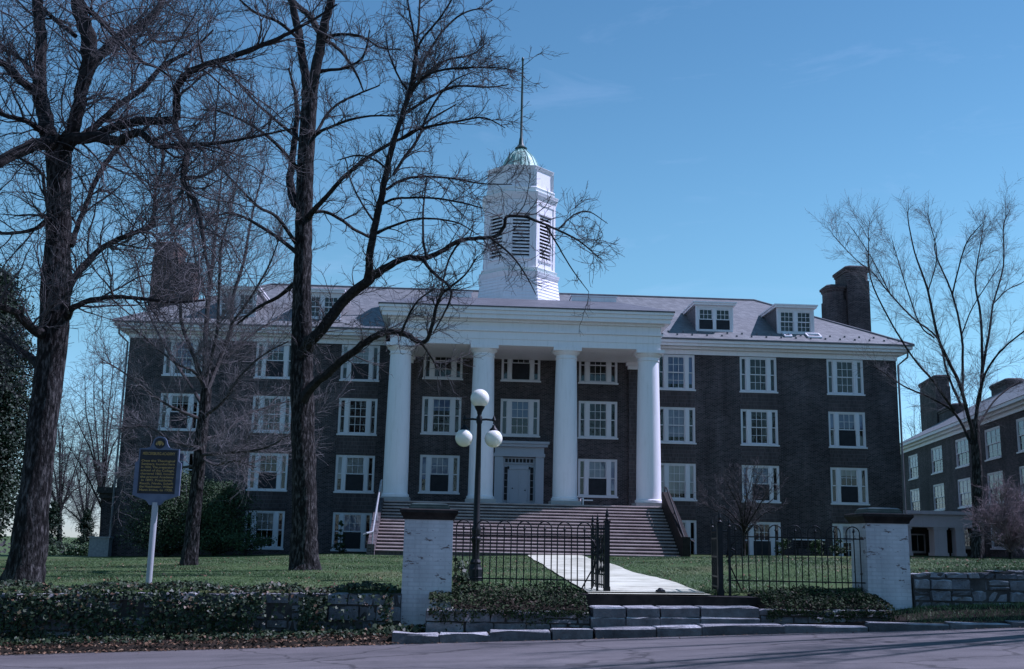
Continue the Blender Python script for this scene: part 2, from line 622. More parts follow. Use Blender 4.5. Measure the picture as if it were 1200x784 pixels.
# lawn soil and turf
m, nt, b = base_mat('lawn_turf', 0.9, 0.15)
vec = coords(nt)
f1 = noise(nt, vec, 0.25, 6, 0.65)
f2 = noise(nt, vec, 9, 4, 0.6)
c = lerp_ramp(nt, f1, [(0.28, (0.030, 0.058, 0.018)), (0.5, (0.054, 0.090, 0.028)), (0.68, (0.105, 0.105, 0.052))])
c = mixc(nt, 0.6, c, lerp_ramp(nt, f2, [(0.3, (0.55, 0.6, 0.5)), (0.7, (1.4, 1.35, 1.3))]), 'MULTIPLY')
nt.links.new(c, b.inputs['Base Color'])
bump(nt, b, f2, 0.8, 0.05)
MAT['lawn'] = m
MAT['grass'] = mat_attr('grass_blades', [(0.0, (0.034, 0.068, 0.024)), (0.5, (0.066, 0.112, 0.038)), (0.8, (0.105, 0.145, 0.058)), (1.0, (0.20, 0.19, 0.11))], 0.55, 0.3)
MAT['ivy'] = mat_attr('ivy_leaves', [(0.0, (0.010, 0.020, 0.008)), (0.5, (0.019, 0.035, 0.013)), (0.85, (0.040, 0.062, 0.024)), (0.93, (0.12, 0.07, 0.04)), (1.0, (0.07, 0.04, 0.025))], 0.55, 0.3)
MAT['litter'] = mat_attr('leaf_litter', [(0.0, (0.035, 0.020, 0.012)), (0.5, (0.11, 0.060, 0.035)), (0.85, (0.20, 0.12, 0.07)), (1.0, (0.26, 0.19, 0.13))], 0.8, 0.2)
MAT['creeper'] = mat_attr('bed_leaves', [(0.0, (0.012, 0.018, 0.010)), (0.5, (0.030, 0.046, 0.018)), (0.8, (0.044, 0.066, 0.024)), (0.93, (0.06, 0.045, 0.035)), (1.0, (0.12, 0.09, 0.07))], 0.75, 0.15)
MAT['needles'] = mat_attr('conifer_needles', [(0.0, (0.006, 0.014, 0.008)), (0.5, (0.013, 0.028, 0.014)), (1.0, (0.028, 0.05, 0.024))], 0.6, 0.25)
MAT['yew'] = mat_attr('yew_needles', [(0.0, (0.014, 0.030, 0.013)), (0.5, (0.034, 0.064, 0.026)), (0.9, (0.062, 0.10, 0.040)), (1.0, (0.09, 0.13, 0.06))], 0.6, 0.25)
MAT['shrub'] = mat_attr('shrub_leaves', [(0.0, (0.02, 0.04, 0.015)), (0.6, (0.04, 0.08, 0.03)), (1.0, (0.08, 0.12, 0.05))], 0.6, 0.25)


def mat_stone(name, stops, scale=3.0, top=1.0):
    m, nt, b = base_mat(name, 0.85, 0.2)
    oi = nt.nodes.new('ShaderNodeAttribute')
    oi.attribute_name = 'rnd'
    vec = coords(nt)
    n = noise(nt, vec, scale, 6, 0.65)
    c = lerp_ramp(nt, oi.outputs['Fac'], stops)
    c = mixc(nt, 0.75, c, lerp_ramp(nt, n, [(0.3, (0.35, 0.35, 0.37)), (0.7, (1.5, 1.5, 1.5))]), 'MULTIPLY')
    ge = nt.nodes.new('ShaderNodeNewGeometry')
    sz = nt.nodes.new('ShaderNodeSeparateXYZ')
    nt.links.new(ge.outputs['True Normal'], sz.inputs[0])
    top_lit = lerp_ramp(nt, sz.outputs[2], [(0.25, (0.72, 0.72, 0.75)), (0.75, (top, top, top))])  # sunlit tops and shaded sides put into the stone colour
    c = mixc(nt, 1.0, c, top_lit, 'MULTIPLY')
    nt.links.new(c, b.inputs['Base Color'])
    bump(nt, b, noise(nt, vec, scale * 4, 8, 0.7), 1.0, 0.07)
    return m


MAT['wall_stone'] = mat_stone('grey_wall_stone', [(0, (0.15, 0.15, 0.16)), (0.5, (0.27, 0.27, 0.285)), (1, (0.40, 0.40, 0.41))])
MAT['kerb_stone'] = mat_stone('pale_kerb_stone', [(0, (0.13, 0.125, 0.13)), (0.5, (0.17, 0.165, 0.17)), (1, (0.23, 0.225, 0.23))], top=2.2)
MAT['mortar'] = mat_noise('wall_mortar', (0.045, 0.042, 0.042), (0.08, 0.075, 0.075), 8, 0.95, 0.1)
MAT['soil'] = mat_noise('dark_soil', (0.012, 0.010, 0.008), (0.030, 0.024, 0.018), 5, 0.95, 0.1, 0.6, 20, 0.03)


# ------------------------------------------------------------------ terrain
def sstep(a, b_, x):
    t = np.clip((np.asarray(x, float) - a) / (b_ - a), 0, 1)
    return t * t * (3 - 2 * t)


FX = [-200, -30, -11, -5, -1, 1, 3.8, 5.2, 7, 15, 30, 200]
FZ = [-1.6, -0.25, 0.15, 0.25, 0.29, 0.31, 0.42, 0.72, 0.84, 1.1, 1.5, 3.0]
BX = [-200, -40, -22, -14, -8, 0, 10, 22, 34, 60, 200]
BZ = [-4.0, -0.35, -0.06, 0.2, 0.45, 0.55, 0.72, 0.8, 0.95, 1.3, 2.0]


def road_z(x, y):
    x = np.asarray(x, float)
    return -0.31 + 0.0425 * np.clip(x, -60, 60) + 0.012 * (-43.35 - np.asarray(y, float))


def ground(x, y):
    x = np.asarray(x, float)
    y = np.asarray(y, float)
    zf = np.interp(x, FX, FZ)
    zb = np.interp(x, BX, BZ)
    t = np.clip((y + 41.6) / 31.0, 0, 1)
    z = zf + (zb - zf) * t
    z = z + 0.03 * np.sin(x * 0.6 + 1.0) * np.sin(y * 0.45) * sstep(-41, -38, y)
    side = 1 - sstep(-15, 18, x)
    back = np.clip(y - 5, 0, None)
    drop = 14 * (1 - np.exp(-back / 200.0))
    z = z - drop * side - 10 * sstep(150, 700, y) * (1 - side)
    return z


def gz(x, y):
    return float(ground(x, y))


def grid_sheet(name, xs, ys, zfun, mat, smooth=True):
    X, Y = np.meshgrid(xs, ys)
    Z = zfun(X, Y)
    v = np.stack([X.ravel(), Y.ravel(), Z.ravel()], 1)
    nx, ny = len(xs), len(ys)
    i = np.arange(nx - 1)
    j = np.arange(ny - 1)
    I, J = np.meshgrid(i, j)
    a = (J * nx + I).ravel()
    f = np.stack([a, a + 1, a + nx + 1, a + nx], 1)
    o = np_obj(name, v, f, mat, smooth=smooth)
    return tag(o, kind='structure')


xs = np.unique(np.concatenate([np.linspace(-3000, -80, 14), np.linspace(-80, -20, 25), np.linspace(-20, 20, 81), np.linspace(20, 80, 25), np.linspace(80, 3000, 14)]))
ys = np.unique(np.concatenate([[-41.95], np.linspace(-41.6, -8, 60), np.linspace(-8, 60, 35), np.linspace(60, 400, 20), np.geomspace(400, 6000, 14)]))


def lawn_z(x, y):
    z = ground(x, y)
    # behind the gate sill and beds keep the sheet below the stone
    return np.where(y < -41.9, z - np.where(np.asarray(x) > 3.95, 0.9, 0.25), z)


grid_sheet('lawn', xs, ys, lawn_z, MAT['lawn'])
# verge between retaining walls and road
ysv = np.array([-43.42, -43.2, -42.9, -42.6, -42.2, -41.9])


def verge_z(x, y):
    z = road_z(x, -43.35) + 0.06 + 0.10 * sstep(-43.4, -42.4, y)
    z = z + 0.12 * sstep(3.6, 5.0, x) * sstep(-43.2, -42.3, y)
    return np.where(np.asarray(y) < -43.4, z - 0.12, z)


grid_sheet('verge', np.unique(np.concatenate([np.linspace(-80, -20, 20), np.linspace(-20, 20, 81), np.linspace(20, 80, 20)])), ysv, verge_z, MAT['soil'])
grid_sheet('road', np.unique(np.concatenate([np.linspace(-3000, -60, 10), np.linspace(-60, 60, 61), np.linspace(60, 3000, 10)])),
           np.concatenate([[-3000, -600, -200, -110], np.linspace(-80, -43.36, 20)]), road_z, MAT['road'])


# path from gate to stairs
def strip(name, edges, mat, lift):
    v, f = [], []
    for k in range(len(edges)):
        (xa, ya), (xb, yb) = edges[k]
        for t in np.linspace(0, 1, 5):
            x, y = xa + (xb - xa) * t, ya + (yb - ya) * t
            v.append((x, y, gz(x, y) + lift))
    for k in range(len(edges) - 1):
        for t in range(4):
            a = k * 5 + t
            f.append((a, a + 1, a + 6, a + 5))
    return tag(np_obj(name, v, f, mat, smooth=True), kind='structure')


PATH_L0, PATH_R0, PATH_L1, PATH_R1 = -1.14, 0.95, -0.05, 2.45
pe = []
for t in np.linspace(0, 1, 30):
    y = -42.0 + t * 31.2
    s = t
    pe.append(((PATH_L0 + (PATH_L1 - PATH_L0) * s + random.uniform(-.03, .03), y), (PATH_R0 + (PATH_R1 - PATH_R0) * s + random.uniform(-.03, .03), y)))
strip('path', pe, MAT['concrete'], 0.03)


# ------------------------------------------------------------------ walls with real openings
def wall_grid(mb, x0, x1, z0, z1, y, holes, depth=0.14, flip=False):
    """wall in the xz plane facing -y with rectangular holes and their reveals"""
    xs_ = sorted({x0, x1, *[h[0] for h in holes], *[h[1] for h in holes]})
    zs_ = sorted({z0, z1, *[h[2] for h in holes], *[h[3] for h in holes]})
    for i in range(len(xs_) - 1):
        for j in range(len(zs_) - 1):
            cx, cz = (xs_[i] + xs_[i + 1]) / 2, (zs_[j] + zs_[j + 1]) / 2
            if any(h[0] < cx < h[1] and h[2] < cz < h[3] for h in holes):
                continue
            if xs_[i + 1] - xs_[i] < 1e-5 or zs_[j + 1] - zs_[j] < 1e-5:
                continue
            mb.quad((xs_[i], y, zs_[j]), (xs_[i + 1], y, zs_[j]), (xs_[i + 1], y, zs_[j + 1]), (xs_[i], y, zs_[j + 1]))
    for a, b_, c, d in holes:
        mb.quad((a, y, c), (a, y + depth, c), (a, y + depth, d), (a, y, d))
        mb.quad((b_, y, c), (b_, y, d), (b_, y + depth, d), (b_, y + depth, c))
        mb.quad((a, y, d), (a, y + depth, d), (b_, y + depth, d), (b_, y, d))
        mb.quad((a, y, c), (b_, y, c), (b_, y + depth, c), (a, y + depth, c))


# windows: local frame, centre of the sill line at the origin, facing -y
def sash_frame(mb, x0, x1, z0, z1, yb, nx, nz, bar=0.026, st=0.055, t=0.045):
    mb.box(x0, x0 + st, yb, yb + t, z0, z1)
    mb.box(x1 - st, x1, yb, yb + t, z0, z1)
    mb.box(x0 + st, x1 - st, yb + 0.002, yb + t - 0.002, z0, z0 + st)
    mb.box(x0 + st, x1 - st, yb + 0.002, yb + t - 0.002, z1 - st, z1)
    for i in range(1, nx):
        x = x0 + st + (x1 - x0 - 2 * st) * i / nx
        mb.box(x - bar / 2, x + bar / 2, yb + 0.006, yb + t - 0.008, z0 + st, z1 - st)
    for j in range(1, nz):
        z = z0 + st + (z1 - z0 - 2 * st) * j / nz
        mb.box(x0 + st, x1 - st, yb + 0.009, yb + t - 0.011, z - bar / 2, z + bar / 2)


WCACHE = {}


def window_meshes(kind, w, h):
    key = (kind, round(w, 3), round(h, 3))
    if key in WCACHE:
        return WCACHE[key]
    fr_, gls, scr = MB(), MB(), MB()
    hw = w / 2
    e = 0.095
    fr_.box(-hw, -hw + e, 0.0, 0.13, 0, h)
    fr_.box(hw - e, hw, 0.0, 0.13, 0, h)
    fr_.box(-hw + e, hw - e, 0.002, 0.128, h - e, h)
    fr_.box(-hw + e, hw - e, 0.002, 0.128, 0, 0.06)
    sill = MB().box(-hw - 0.05, hw + 0.05, -0.09, 0.0, -0.085, 0.0)
    bays = []
    if kind == 'triple':
        mu = 0.22
        sx = -hw + e + 0.125 * w
        fr_.box(sx, sx + mu, -0.012, 0.12, 0.06, h - e)
        fr_.box(-sx - mu, -sx, -0.012, 0.12, 0.06, h - e)
        bays = [(-hw + e, sx, 1, 2), (sx + mu, -sx - mu, 3, 2), (-sx, hw - e, 1, 2)]
    elif kind == 'twin':
        mu = 0.2
        fr_.box(-mu / 2, mu / 2, -0.012, 0.12, 0.06, h - e)
        bays = [(-hw + e, -mu / 2, 3, 2), (mu / 2, hw - e, 3, 2)]
    else:
        bays = [(-hw + e, hw - e, 3, 2)]
    zm = 0.06 + (h - e - 0.06) * 0.5
    for i, (a, b_, nx, nz) in enumerate(bays):
        narrow = nx == 1
        sash_frame(fr_, a, b_, zm - 0.03, h - e, 0.03, nx, nz if not narrow else 1, st=0.04 if narrow else 0.055)
        sash_frame(fr_, a, b_, 0.06, zm + 0.025, 0.079, nx, nz if not narrow else 1, st=0.04 if narrow else 0.055)
        gls.quad((a + 0.03, 0.055, zm), (b_ - 0.03, 0.055, zm), (b_ - 0.03, 0.055, h - e - 0.03), (a + 0.03, 0.055, h - e - 0.03))
        gls.quad((a + 0.03, 0.102, 0.08), (b_ - 0.03, 0.102, 0.08), (b_ - 0.03, 0.102, zm), (a + 0.03, 0.102, zm))
        if not narrow:
            scr.box(a + 0.02, b_ - 0.02, 0.018, 0.024, 0.07, zm - 0.03)

    def mk(nm, mb, mat):
        me = bpy.data.meshes.new(nm)
        me.from_pydata(mb.v, [], mb.f)
        me.materials.append(mat)
        me.update()
        bm = bmesh.new(); bm.from_mesh(me)
        bmesh.ops.recalc_face_normals(bm, faces=bm.faces)
        bm.to_mesh(me); bm.free()
        return me
    WCACHE[key] = (mk('window', fr_, MAT['window_white']), mk('pane', gls, MAT['glass']), mk('sill', sill, MAT['window_white']), mk('screen', scr, MAT['screen']), bays, zm)
    return WCACHE[key]


wr = random.Random(3)


def add_window(parent, x, y, z, w, h, kind='triple', blind=None, screen=None, side_blind=None):
    """x, y, z in the parent's frame"""
    fm, gm, sm, cm, bays, zm = window_meshes(kind, w, h)
    o = obj('window', None, None, parent, loc=(x, y, z), mesh=fm)
    obj('pane', None, None, o, mesh=gm)
    obj('sill', None, None, o, mesh=sm)
    if screen is None:
        screen = wr.random() < 0.55
    if screen and kind != 'single':
        obj('screen', None, None, o, mesh=cm)
    bm_ = MB()
    any_ = False
    if blind is None:
        blind = wr.choice([0.0, 0.0, 0.2, 0.35, 0.45, 0.5, 0.5, 0.55, 0.65, 0.85])
    for (a, b_, nx, nz) in bays:
        d = blind
        if nx == 1:
            d = blind if (side_blind or wr.random() < 0.35) else 0
        if d > 0.02:
            bm_.box(a + 0.01, b_ - 0.01, 0.16, 0.165, 0.06 + (h - 0.16) * (1 - d), h - 0.1)
            any_ = True
    if any_:
        obj('blind', bm_, MAT[wr.choice(['blind', 'blind', 'blind_blue', 'blind_cream'])], o, local=True)
    return o


# ------------------------------------------------------------------ main building
XE = 22.3
WD = 13.0
T1, T2, T3, T4 = 12.163, 9.063, 5.817, 2.614
HW, WW = 2.05, 2.19
b = thing('college_hall', 'large dark brick hall with white portico, slate hip roof and louvred white cupola', 'building', (0, 0, 0.5))
xb, xc, xd, xa = 9.173, 14.03, 19.21, 4.383
wins, pav = [], []
for s in (-1, 1):
    for x in (xb, xc, xd):
        for t in (T1, T2, T3, T4):
            wins.append((s * x, t))
for x in (-xa, 0, xa):
    for t in (T1, T2, T3):
        if not (x == 0 and t == T3):
            pav.append((x, t))
mb = MB()
PX = 7.15
holesL = [(x - WW / 2, x + WW / 2, t - HW, t) for x, t in wins if x < 0]
holesR = [(x - WW / 2, x + WW / 2, t - HW, t) for x, t in wins if x > 0]
wall_grid(mb, -XE, -PX, -0.6, 12.3, 0, holesL, 0.2)
wall_grid(mb, PX, XE, -0.6, 12.3, 0, holesR, 0.2)
PY = -1.62
holesP = [(x - WW / 2, x + WW / 2, t - HW, t) for x, t in pav] + [(-1.30, 1.30, 3.1, 5.95)]
wall_grid(mb, -PX, PX, -0.6, 12.3, PY, holesP, 0.2)
for s in (-1, 1):
    mb.quad((s * PX, PY, -0.6), (s * PX, 0, -0.6), (s * PX, 0, 12.3), (s * PX, PY, 12.3))
    mb.quad((s * XE, 0, -0.6), (s * XE, WD, -0.6), (s * XE, WD, 12.3), (s * XE, 0, 12.3))
mb.quad((-XE, WD, -0.6), (XE, WD, -0.6), (XE, WD, 12.3), (-XE, WD, 12.3))
obj('wall', mb, MAT['brick'], b)
# inner floors and partition keep rooms dark
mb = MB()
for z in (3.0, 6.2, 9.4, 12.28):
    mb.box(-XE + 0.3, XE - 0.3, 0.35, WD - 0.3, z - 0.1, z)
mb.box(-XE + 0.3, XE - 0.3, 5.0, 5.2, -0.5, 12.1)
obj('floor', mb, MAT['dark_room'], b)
for x, t in wins:
    add_window(b, x, 0.03, t - HW - 0.5, WW, HW)
for x, t in pav:
    add_window(b, x, PY + 0.03, t - HW - 0.5, WW, HW, blind=0.15 if t == T1 else None)
# brick panels between the rows of windows
for s in (-1, 1):
    for x in (xb, xc, xd):
        for a, b2 in ((T1 - HW, T2), (T2 - HW, T3), (T3 - HW, T4)):
            obj('brick_panel', MB().box(s * x - WW / 2, s * x + WW / 2, -0.004, 0.01, b2 + 0.02, a - 0.1), MAT['brick_panel'], b)

# cornice
EZ = 13.0
for (x0, x1) in ((-XE, -PX - 0.6), (PX + 0.6, XE)):
    cor = MB()
    so = x0 < 0
    s = -1 if so else 1
    xo0 = x0 - (0.06 if so else 0)
    xo1 = x1 + (0.06 if not so else 0)
    cor.box(xo0, xo1, -0.06, 0.0, 12.18, 12.46)
    cor.box(x0 - (0.30 if so else 0), x1 + (0 if so else 0.30), -0.30, 0.02, 12.463, 12.60)
    cor.box(x0 - (0.62 if so else 0), x1 + (0 if so else 0.62), -0.62, 0.04, 12.603, 12.76)
    cor.box(x0 - (0.74 if so else 0), x1 + (0 if so else 0.74), -0.74, 0.06, 12.763, 12.93)
    for o_, z0, z1 in ((0.06, 12.18, 12.46), (0.30, 12.463, 12.60), (0.62, 12.603, 12.76), (0.74, 12.763, 12.93)):
        xs0, xs1 = (XE, XE + o_) if s > 0 else (-XE - o_, -XE)
        cor.box(xs0 + 0.001, xs1 - 0.001, 0.07, WD, z0 + 0.001, z1 - 0.001)
    obj('cornice', cor, MAT['white'], b)
    gut = MB()
    x0, x1 = (PX + 0.6, XE + 0.82) if s > 0 else (-XE - 0.82, -PX - 0.6)
    gut.box(x0, x1, -0.84, -0.70, 12.935, 13.02)
    obj('gutter', gut, MAT['flashing'], b)

# hip roof
OV = 0.8
RY, RZ, RX = WD / 2, 17.1, 15.75
x0, x1, y0, y1, z = -XE - OV, XE + OV, -OV, WD + OV, 13.0
rf = MB()
rf.add([(x0, y0, z), (x1, y0, z), (x1, y1, z), (x0, y1, z), (-RX, RY, RZ), (RX, RY, RZ)],
       [(0, 1, 5, 4), (1, 2, 5), (2, 3, 4, 5), (3, 0, 4), (3, 2, 1, 0)])
roof = obj('roof', rf, MAT['slate'], b)
rc = MB()
rc.tube([(-RX, RY, RZ + 0.02), (RX, RY, RZ + 0.02)], 0.08, 6)
for s in (-1, 1):
    rc.tube([(s * RX, RY, RZ + 0.02), (s * (XE + OV), -OV, 13.02)], 0.07, 6)
    rc.tube([(s * RX, RY, RZ + 0.02), (s * (XE + OV), WD + OV, 13.02)], 0.07, 6)
obj('ridge_cap', rc, MAT['flashing'], roof)


def roof_z(y):
    return 13.0 + (RZ - 13.0) * (y + OV) / (RY + OV)


sg_mesh = None
sgm = MB().box(-0.05, 0.05, -0.02, 0.02, 0, 0.11)
for row, yy in ((0, -0.35), (1, 0.1)):
    for s in (-1, 1):
        for k in range(17):
            x = s * (8.3 + k * 0.88 + 0.44 * row)
            if x > 22.4 or x < -22.4:
                continue
            zz = roof_z(yy) - 0.01 - 0.5
            if sg_mesh is None:
                o = obj('snow_guard', sgm, MAT['flashing'], b, local=True, loc=(x, yy, zz))
                sg_mesh = o.data
            else:
                o = obj('snow_guard', None, None, b, loc=(x, yy, zz), mesh=sg_mesh)

# dormers
for x in (-16.5, -11.6, 11.6, 16.5):
    DY = 0.45
    d = MB()
    z0, zt = roof_z(DY) - 0.05, 15.28
    yb = (zt - 13.0) / (RZ - 13.0) * (RY + OV) - OV + 0.1
    hw = 1.12
    d.add([(x + s * hw, y_, z_) for s in (-1, 1) for y_, z_ in ((DY + 0.16, z0), (DY + 0.16, zt), (yb, zt), (yb, z0))],
          [(0, 1, 2, 3), (7, 6, 5, 4), (1, 5, 6, 2), (3, 2, 6, 7), (0, 3, 7, 4)])
    dm = obj('dormer', d, MAT['slate_dark'], b)
    wall_ = MB()
    wall_.box(x - hw, x - hw + 0.10, DY, DY + 0.15, z0, zt)
    wall_.box(x + hw - 0.10, x + hw, DY, DY + 0.15, z0, zt)
    wall_.box(x - hw + 0.10, x + hw - 0.10, DY + 0.004, DY + 0.15, zt - 0.12, zt)
    wall_.box(x - hw + 0.10, x + hw - 0.10, DY - 0.03, DY + 0.15, z0, z0 + 0.12)
    obj('dormer_frame', wall_, MAT['window_white'], dm)
    cap_ = MB()
    cap_.box(x - hw - 0.14, x + hw + 0.14, DY - 0.16, yb + 0.1, zt + 0.002, zt + 0.12)
    cap_.box(x - hw - 0.20, x + hw + 0.20, DY - 0.22, yb + 0.2, zt + 0.122, zt + 0.20)
    obj('dormer_roof', cap_, MAT['white'], dm)
    w = add_window(b, x, DY + 0.03, z0 + 0.12 - 0.5, 2 * hw - 0.2, zt - z0 - 0.24, 'twin', blind=0.0, screen=x == 11.6)

# roof hatches in front of the right dormer
for hx in (15.62, 17.0):
    h_ = MB()
    yy = -0.2
    zz = roof_z(yy) + 0.03
    sl = (RZ - 13.0) / (RY + OV)
    wd = 0.85 if hx > 16 else 0.45
    for (a, b2, c_, d_) in ((0, wd, 0, 0.07), (0, wd, 0.5, 0.57), (0, 0.07, 0.07, 0.5), (wd - 0.07, wd, 0.07, 0.5)):
        v = []
        for dx, dy, up in ((a, c_, 0), (b2, c_, 0), (b2, d_, 0), (a, d_, 0), (a, c_, 0.1), (b2, c_, 0.1), (b2, d_, 0.1), (a, d_, 0.1)):
            v.append((hx + dx, yy + dy, zz + dy * sl + up))
        h_.add(v, [(0, 3, 2, 1), (4, 5, 6, 7), (0, 1, 5, 4), (1, 2, 6, 5), (2, 3, 7, 6), (3, 0, 4, 7)])
    obj('roof_window', h_, MAT['white'], b)


# chimneys (stepped, clustered stacks)
def stack(mb, x0, x1, y0, y1, z0, zt):
    c_ = 0.22
    ch = lambda e: [(x0 + c_ - e, y0 - e), (x1 - c_ + e, y0 - e), (x1 + e, y0 + c_ - e), (x1 + e, y1 - c_ + e), (x1 - c_ + e, y1 + e), (x0 + c_ - e, y1 + e), (x0 - e, y1 - c_ + e), (x0 - e, y0 + c_ - e)]
    sq = [(x0, y0), (x1, y0), (x1, y1), (x0, y1)]
    mb.box(x0, x1, y0, y1, z0, zt - 1.0)
    lv = [(0.0, zt - 1.0), (0, zt - 0.42), (0.06, zt - 0.40), (0.06, zt - 0.26), (0.13, zt - 0.24), (0.13, zt - 0.1), (0.02, zt)]
    mb.rings([[(x, y, zz) for x, y in ch(e)] for e, zz in lv])


for s in (-1, 1):
    c1_ = MB()
    xa0, xa1 = sorted((s * 21.45, s * 22.9))
    stack(c1_, xa0, xa1, 5.0, 7.4, 12.9, 19.3)
    xb0, xb1 = sorted((s * 20.25, s * 21.44))
    stack(c1_, xb0, xb1, 5.2, 6.6, 13.2, 18.05)
    obj('chimney', c1_, MAT['brick_sunlit'] if s < 0 else MAT['brick'], b)  # sunlight painted in: lighter brick on the left stacks, shaded right ones darker
# downspout
dp = MB()
obj('downspout', MB().tube([(-22.75, -0.72, 12.8), (-22.75, -0.6, 12.3), (-22.38, -0.08, 11.9), (-22.38, -0.08, 0.0)], 0.06, 8), MAT['flashing'], b)
dp.tube([(22.75, -0.72, 12.8), (22.75, -0.6, 12.3), (22.38, -0.08, 11.9), (22.38, -0.08, 0.4)], 0.06, 8)
obj('downspout', dp, MAT['flashing'], b)

# portico: landing, stairs
LZ = 3.10
st = MB()
st.box(-7.2, 7.2, -6.25, PY - 0.003, -0.5, LZ)
nst = 16
zb_ = 0.55
rise = (LZ - zb_) / nst
for k in range(nst):
    zt = LZ - rise * (k + 1) + rise
    zt = LZ - rise * k - 0.0
    if k == 0:
        continue
    y = -6.25 - 0.3 * k
    st.box(-7.05, 7.05, y, y + 0.30, -0.3, LZ - rise * k)
stairs = obj('stairs', st, MAT['brick_panel'], b)
for k in range(nst):
    y = -6.25 - 0.3 * k
    zt = LZ - rise * k + 0.002
    xw = 7.06 if k else 7.05
    tr_ = MB().add([(x_, y + dy, zt + dz) for x_ in (-xw, xw) for dy, dz in ((0.02, -0.065), (-0.045, -0.065), (-0.045, -0.03), (-0.015, 0.008), (0.30, 0.008), (0.30, 0.002), (0.02, 0.002))],
                   [(0, 1, 2, 3, 4, 5, 6), (13, 12, 11, 10, 9, 8, 7)] + [(i, (i + 1) % 7, 7 + (i + 1) % 7, 7 + i) for i in range(7)])
    obj('tread', tr_, MAT['stair'], stairs)
for s in (-1, 1):
    ck = MB()
    up_ = 0.74 if s > 0 else 0.12
    xx0, xx1 = sorted((s * 7.07, s * 7.42))
    ck.add([(x_, y_, z_) for x_ in (xx0, xx1) for y_, z_ in ((-6.26, -0.4), (-6.26, LZ + up_), (-6.6, LZ + up_), (-10.9, 0.83 + up_), (-11.3, 0.83 + up_), (-11.3, -0.4))],
           [(0, 1, 2, 3, 4, 5), (11, 10, 9, 8, 7, 6), (0, 6, 7, 1), (1, 7, 8, 2), (2, 8, 9, 3), (3, 9, 10, 4), (4, 10, 11, 5), (5, 11, 6, 0)])
    obj('cheek_wall', ck, MAT['brick'] if s < 0 else MAT['cap_stone'], stairs)  # shade on the right wall's inner face put in by near-black stone
    hr = MB()
    xm = s * 7.2
    hr.tube([(xm, -6.4, LZ + 1.0), (xm, -6.9, LZ + 0.92), (xm, -10.6, 1.75), (xm, -11.0, 1.5), (xm + s * 0.25, -11.25, 1.42), (xm + s * 0.4, -11.25, 1.35)], 0.045, 8)
    for yy, zz in ((-6.45, LZ + 0.98), (-8.8, 2.85), (-10.9, 1.55)):
        hr.tube([(xm, yy, zz), (xm, yy, zz - 1.0)], 0.03, 8)
    obj('handrail', hr, MAT['steel'] if s < 0 else MAT['iron'], stairs)
# low rail by the right column foot
lr = MB()
lr.tube([(3.05, -6.1, LZ), (3.05, -6.1, LZ + 0.35), (3.05, -5.0, LZ + 0.35), (3.05, -5.0, LZ)], 0.03, 6)
lr.tube([(3.05, -6.1, LZ + 0.25), (3.55, -6.1, LZ + 0.25)], 0.03, 6)
obj('boot_rail', lr, MAT['window_white'], b)

# columns
QY = -5.27
for x in (-6.575, -2.19, 2.19, 6.575):
    c_ = MB()
    prof = [(0.70, 3.30), (0.72, 3.36), (0.72, 3.44), (0.66, 3.48), (0.645, 3.6)]
    for k in range(1, 13):
        t = k / 12
        prof.append((0.645 - 0.095 * t ** 1.6, 3.6 + (10.72 - 3.6) * t))
    prof += [(0.59, 10.74), (0.59, 10.79), (0.555, 10.81), (0.555, 10.92), (0.60, 10.96), (0.70, 11.06), (0.715, 11.12)]
    c_.lathe(prof, (x, QY, 0), 32)
    c_.box(x - 0.74, x + 0.74, QY - 0.74, QY + 0.74, 11.118, 11.298)
    co = obj('column', c_, MAT['white'], b, smooth=True)
    obj('plinth', MB().box(x - 0.78, x + 0.78, QY - 0.78, QY + 0.78, LZ + 0.001, 3.302), MAT['plinth'], co)
# antae on the wall
for s in (-1, 1):
    x = s * 6.6
    an = MB().box(x - 0.5, x + 0.5, PY - 0.15, PY + 0.01, LZ + 0.003, 10.9)
    a_ = obj('pilaster', an, MAT['brick_panel'], b)
    cp = MB()
    cp.box(x - 0.55, x + 0.55, PY - 0.2, PY + 0.005, 10.902, 11.1)
    cp.box(x - 0.65, x + 0.65, PY - 0.3, PY + 0.004, 11.102, 11.296)
    obj('capital', cp, MAT['white'], a_)

# entablature
en = MB()
ex, ey = 7.12, -5.95
en.box(-ex, ex, ey, PY - 0.01, 11.30, 11.62)
en.box(-ex - 0.03, ex + 0.03, ey - 0.03, PY - 0.012, 11.622, 12.02)
en.box(-ex - 0.12, ex + 0.12, ey - 0.12, PY - 0.014, 12.022, 12.12)
en.box(-ex - 0.01, ex + 0.01, ey - 0.01, PY - 0.016, 12.122, 12.52)
en.box(-ex - 0.16, ex + 0.16, ey - 0.16, -0.9, 12.522, 12.64)
en.box(-ex - 0.46, ex + 0.46, ey - 0.44, -0.8, 12.642, 12.86)
en.box(-ex - 0.54, ex + 0.54, ey - 0.52, -0.8, 12.862, 13.06)
en.box(-ex - 0.62, ex + 0.62, ey - 0.60, -0.8, 13.062, 13.2)
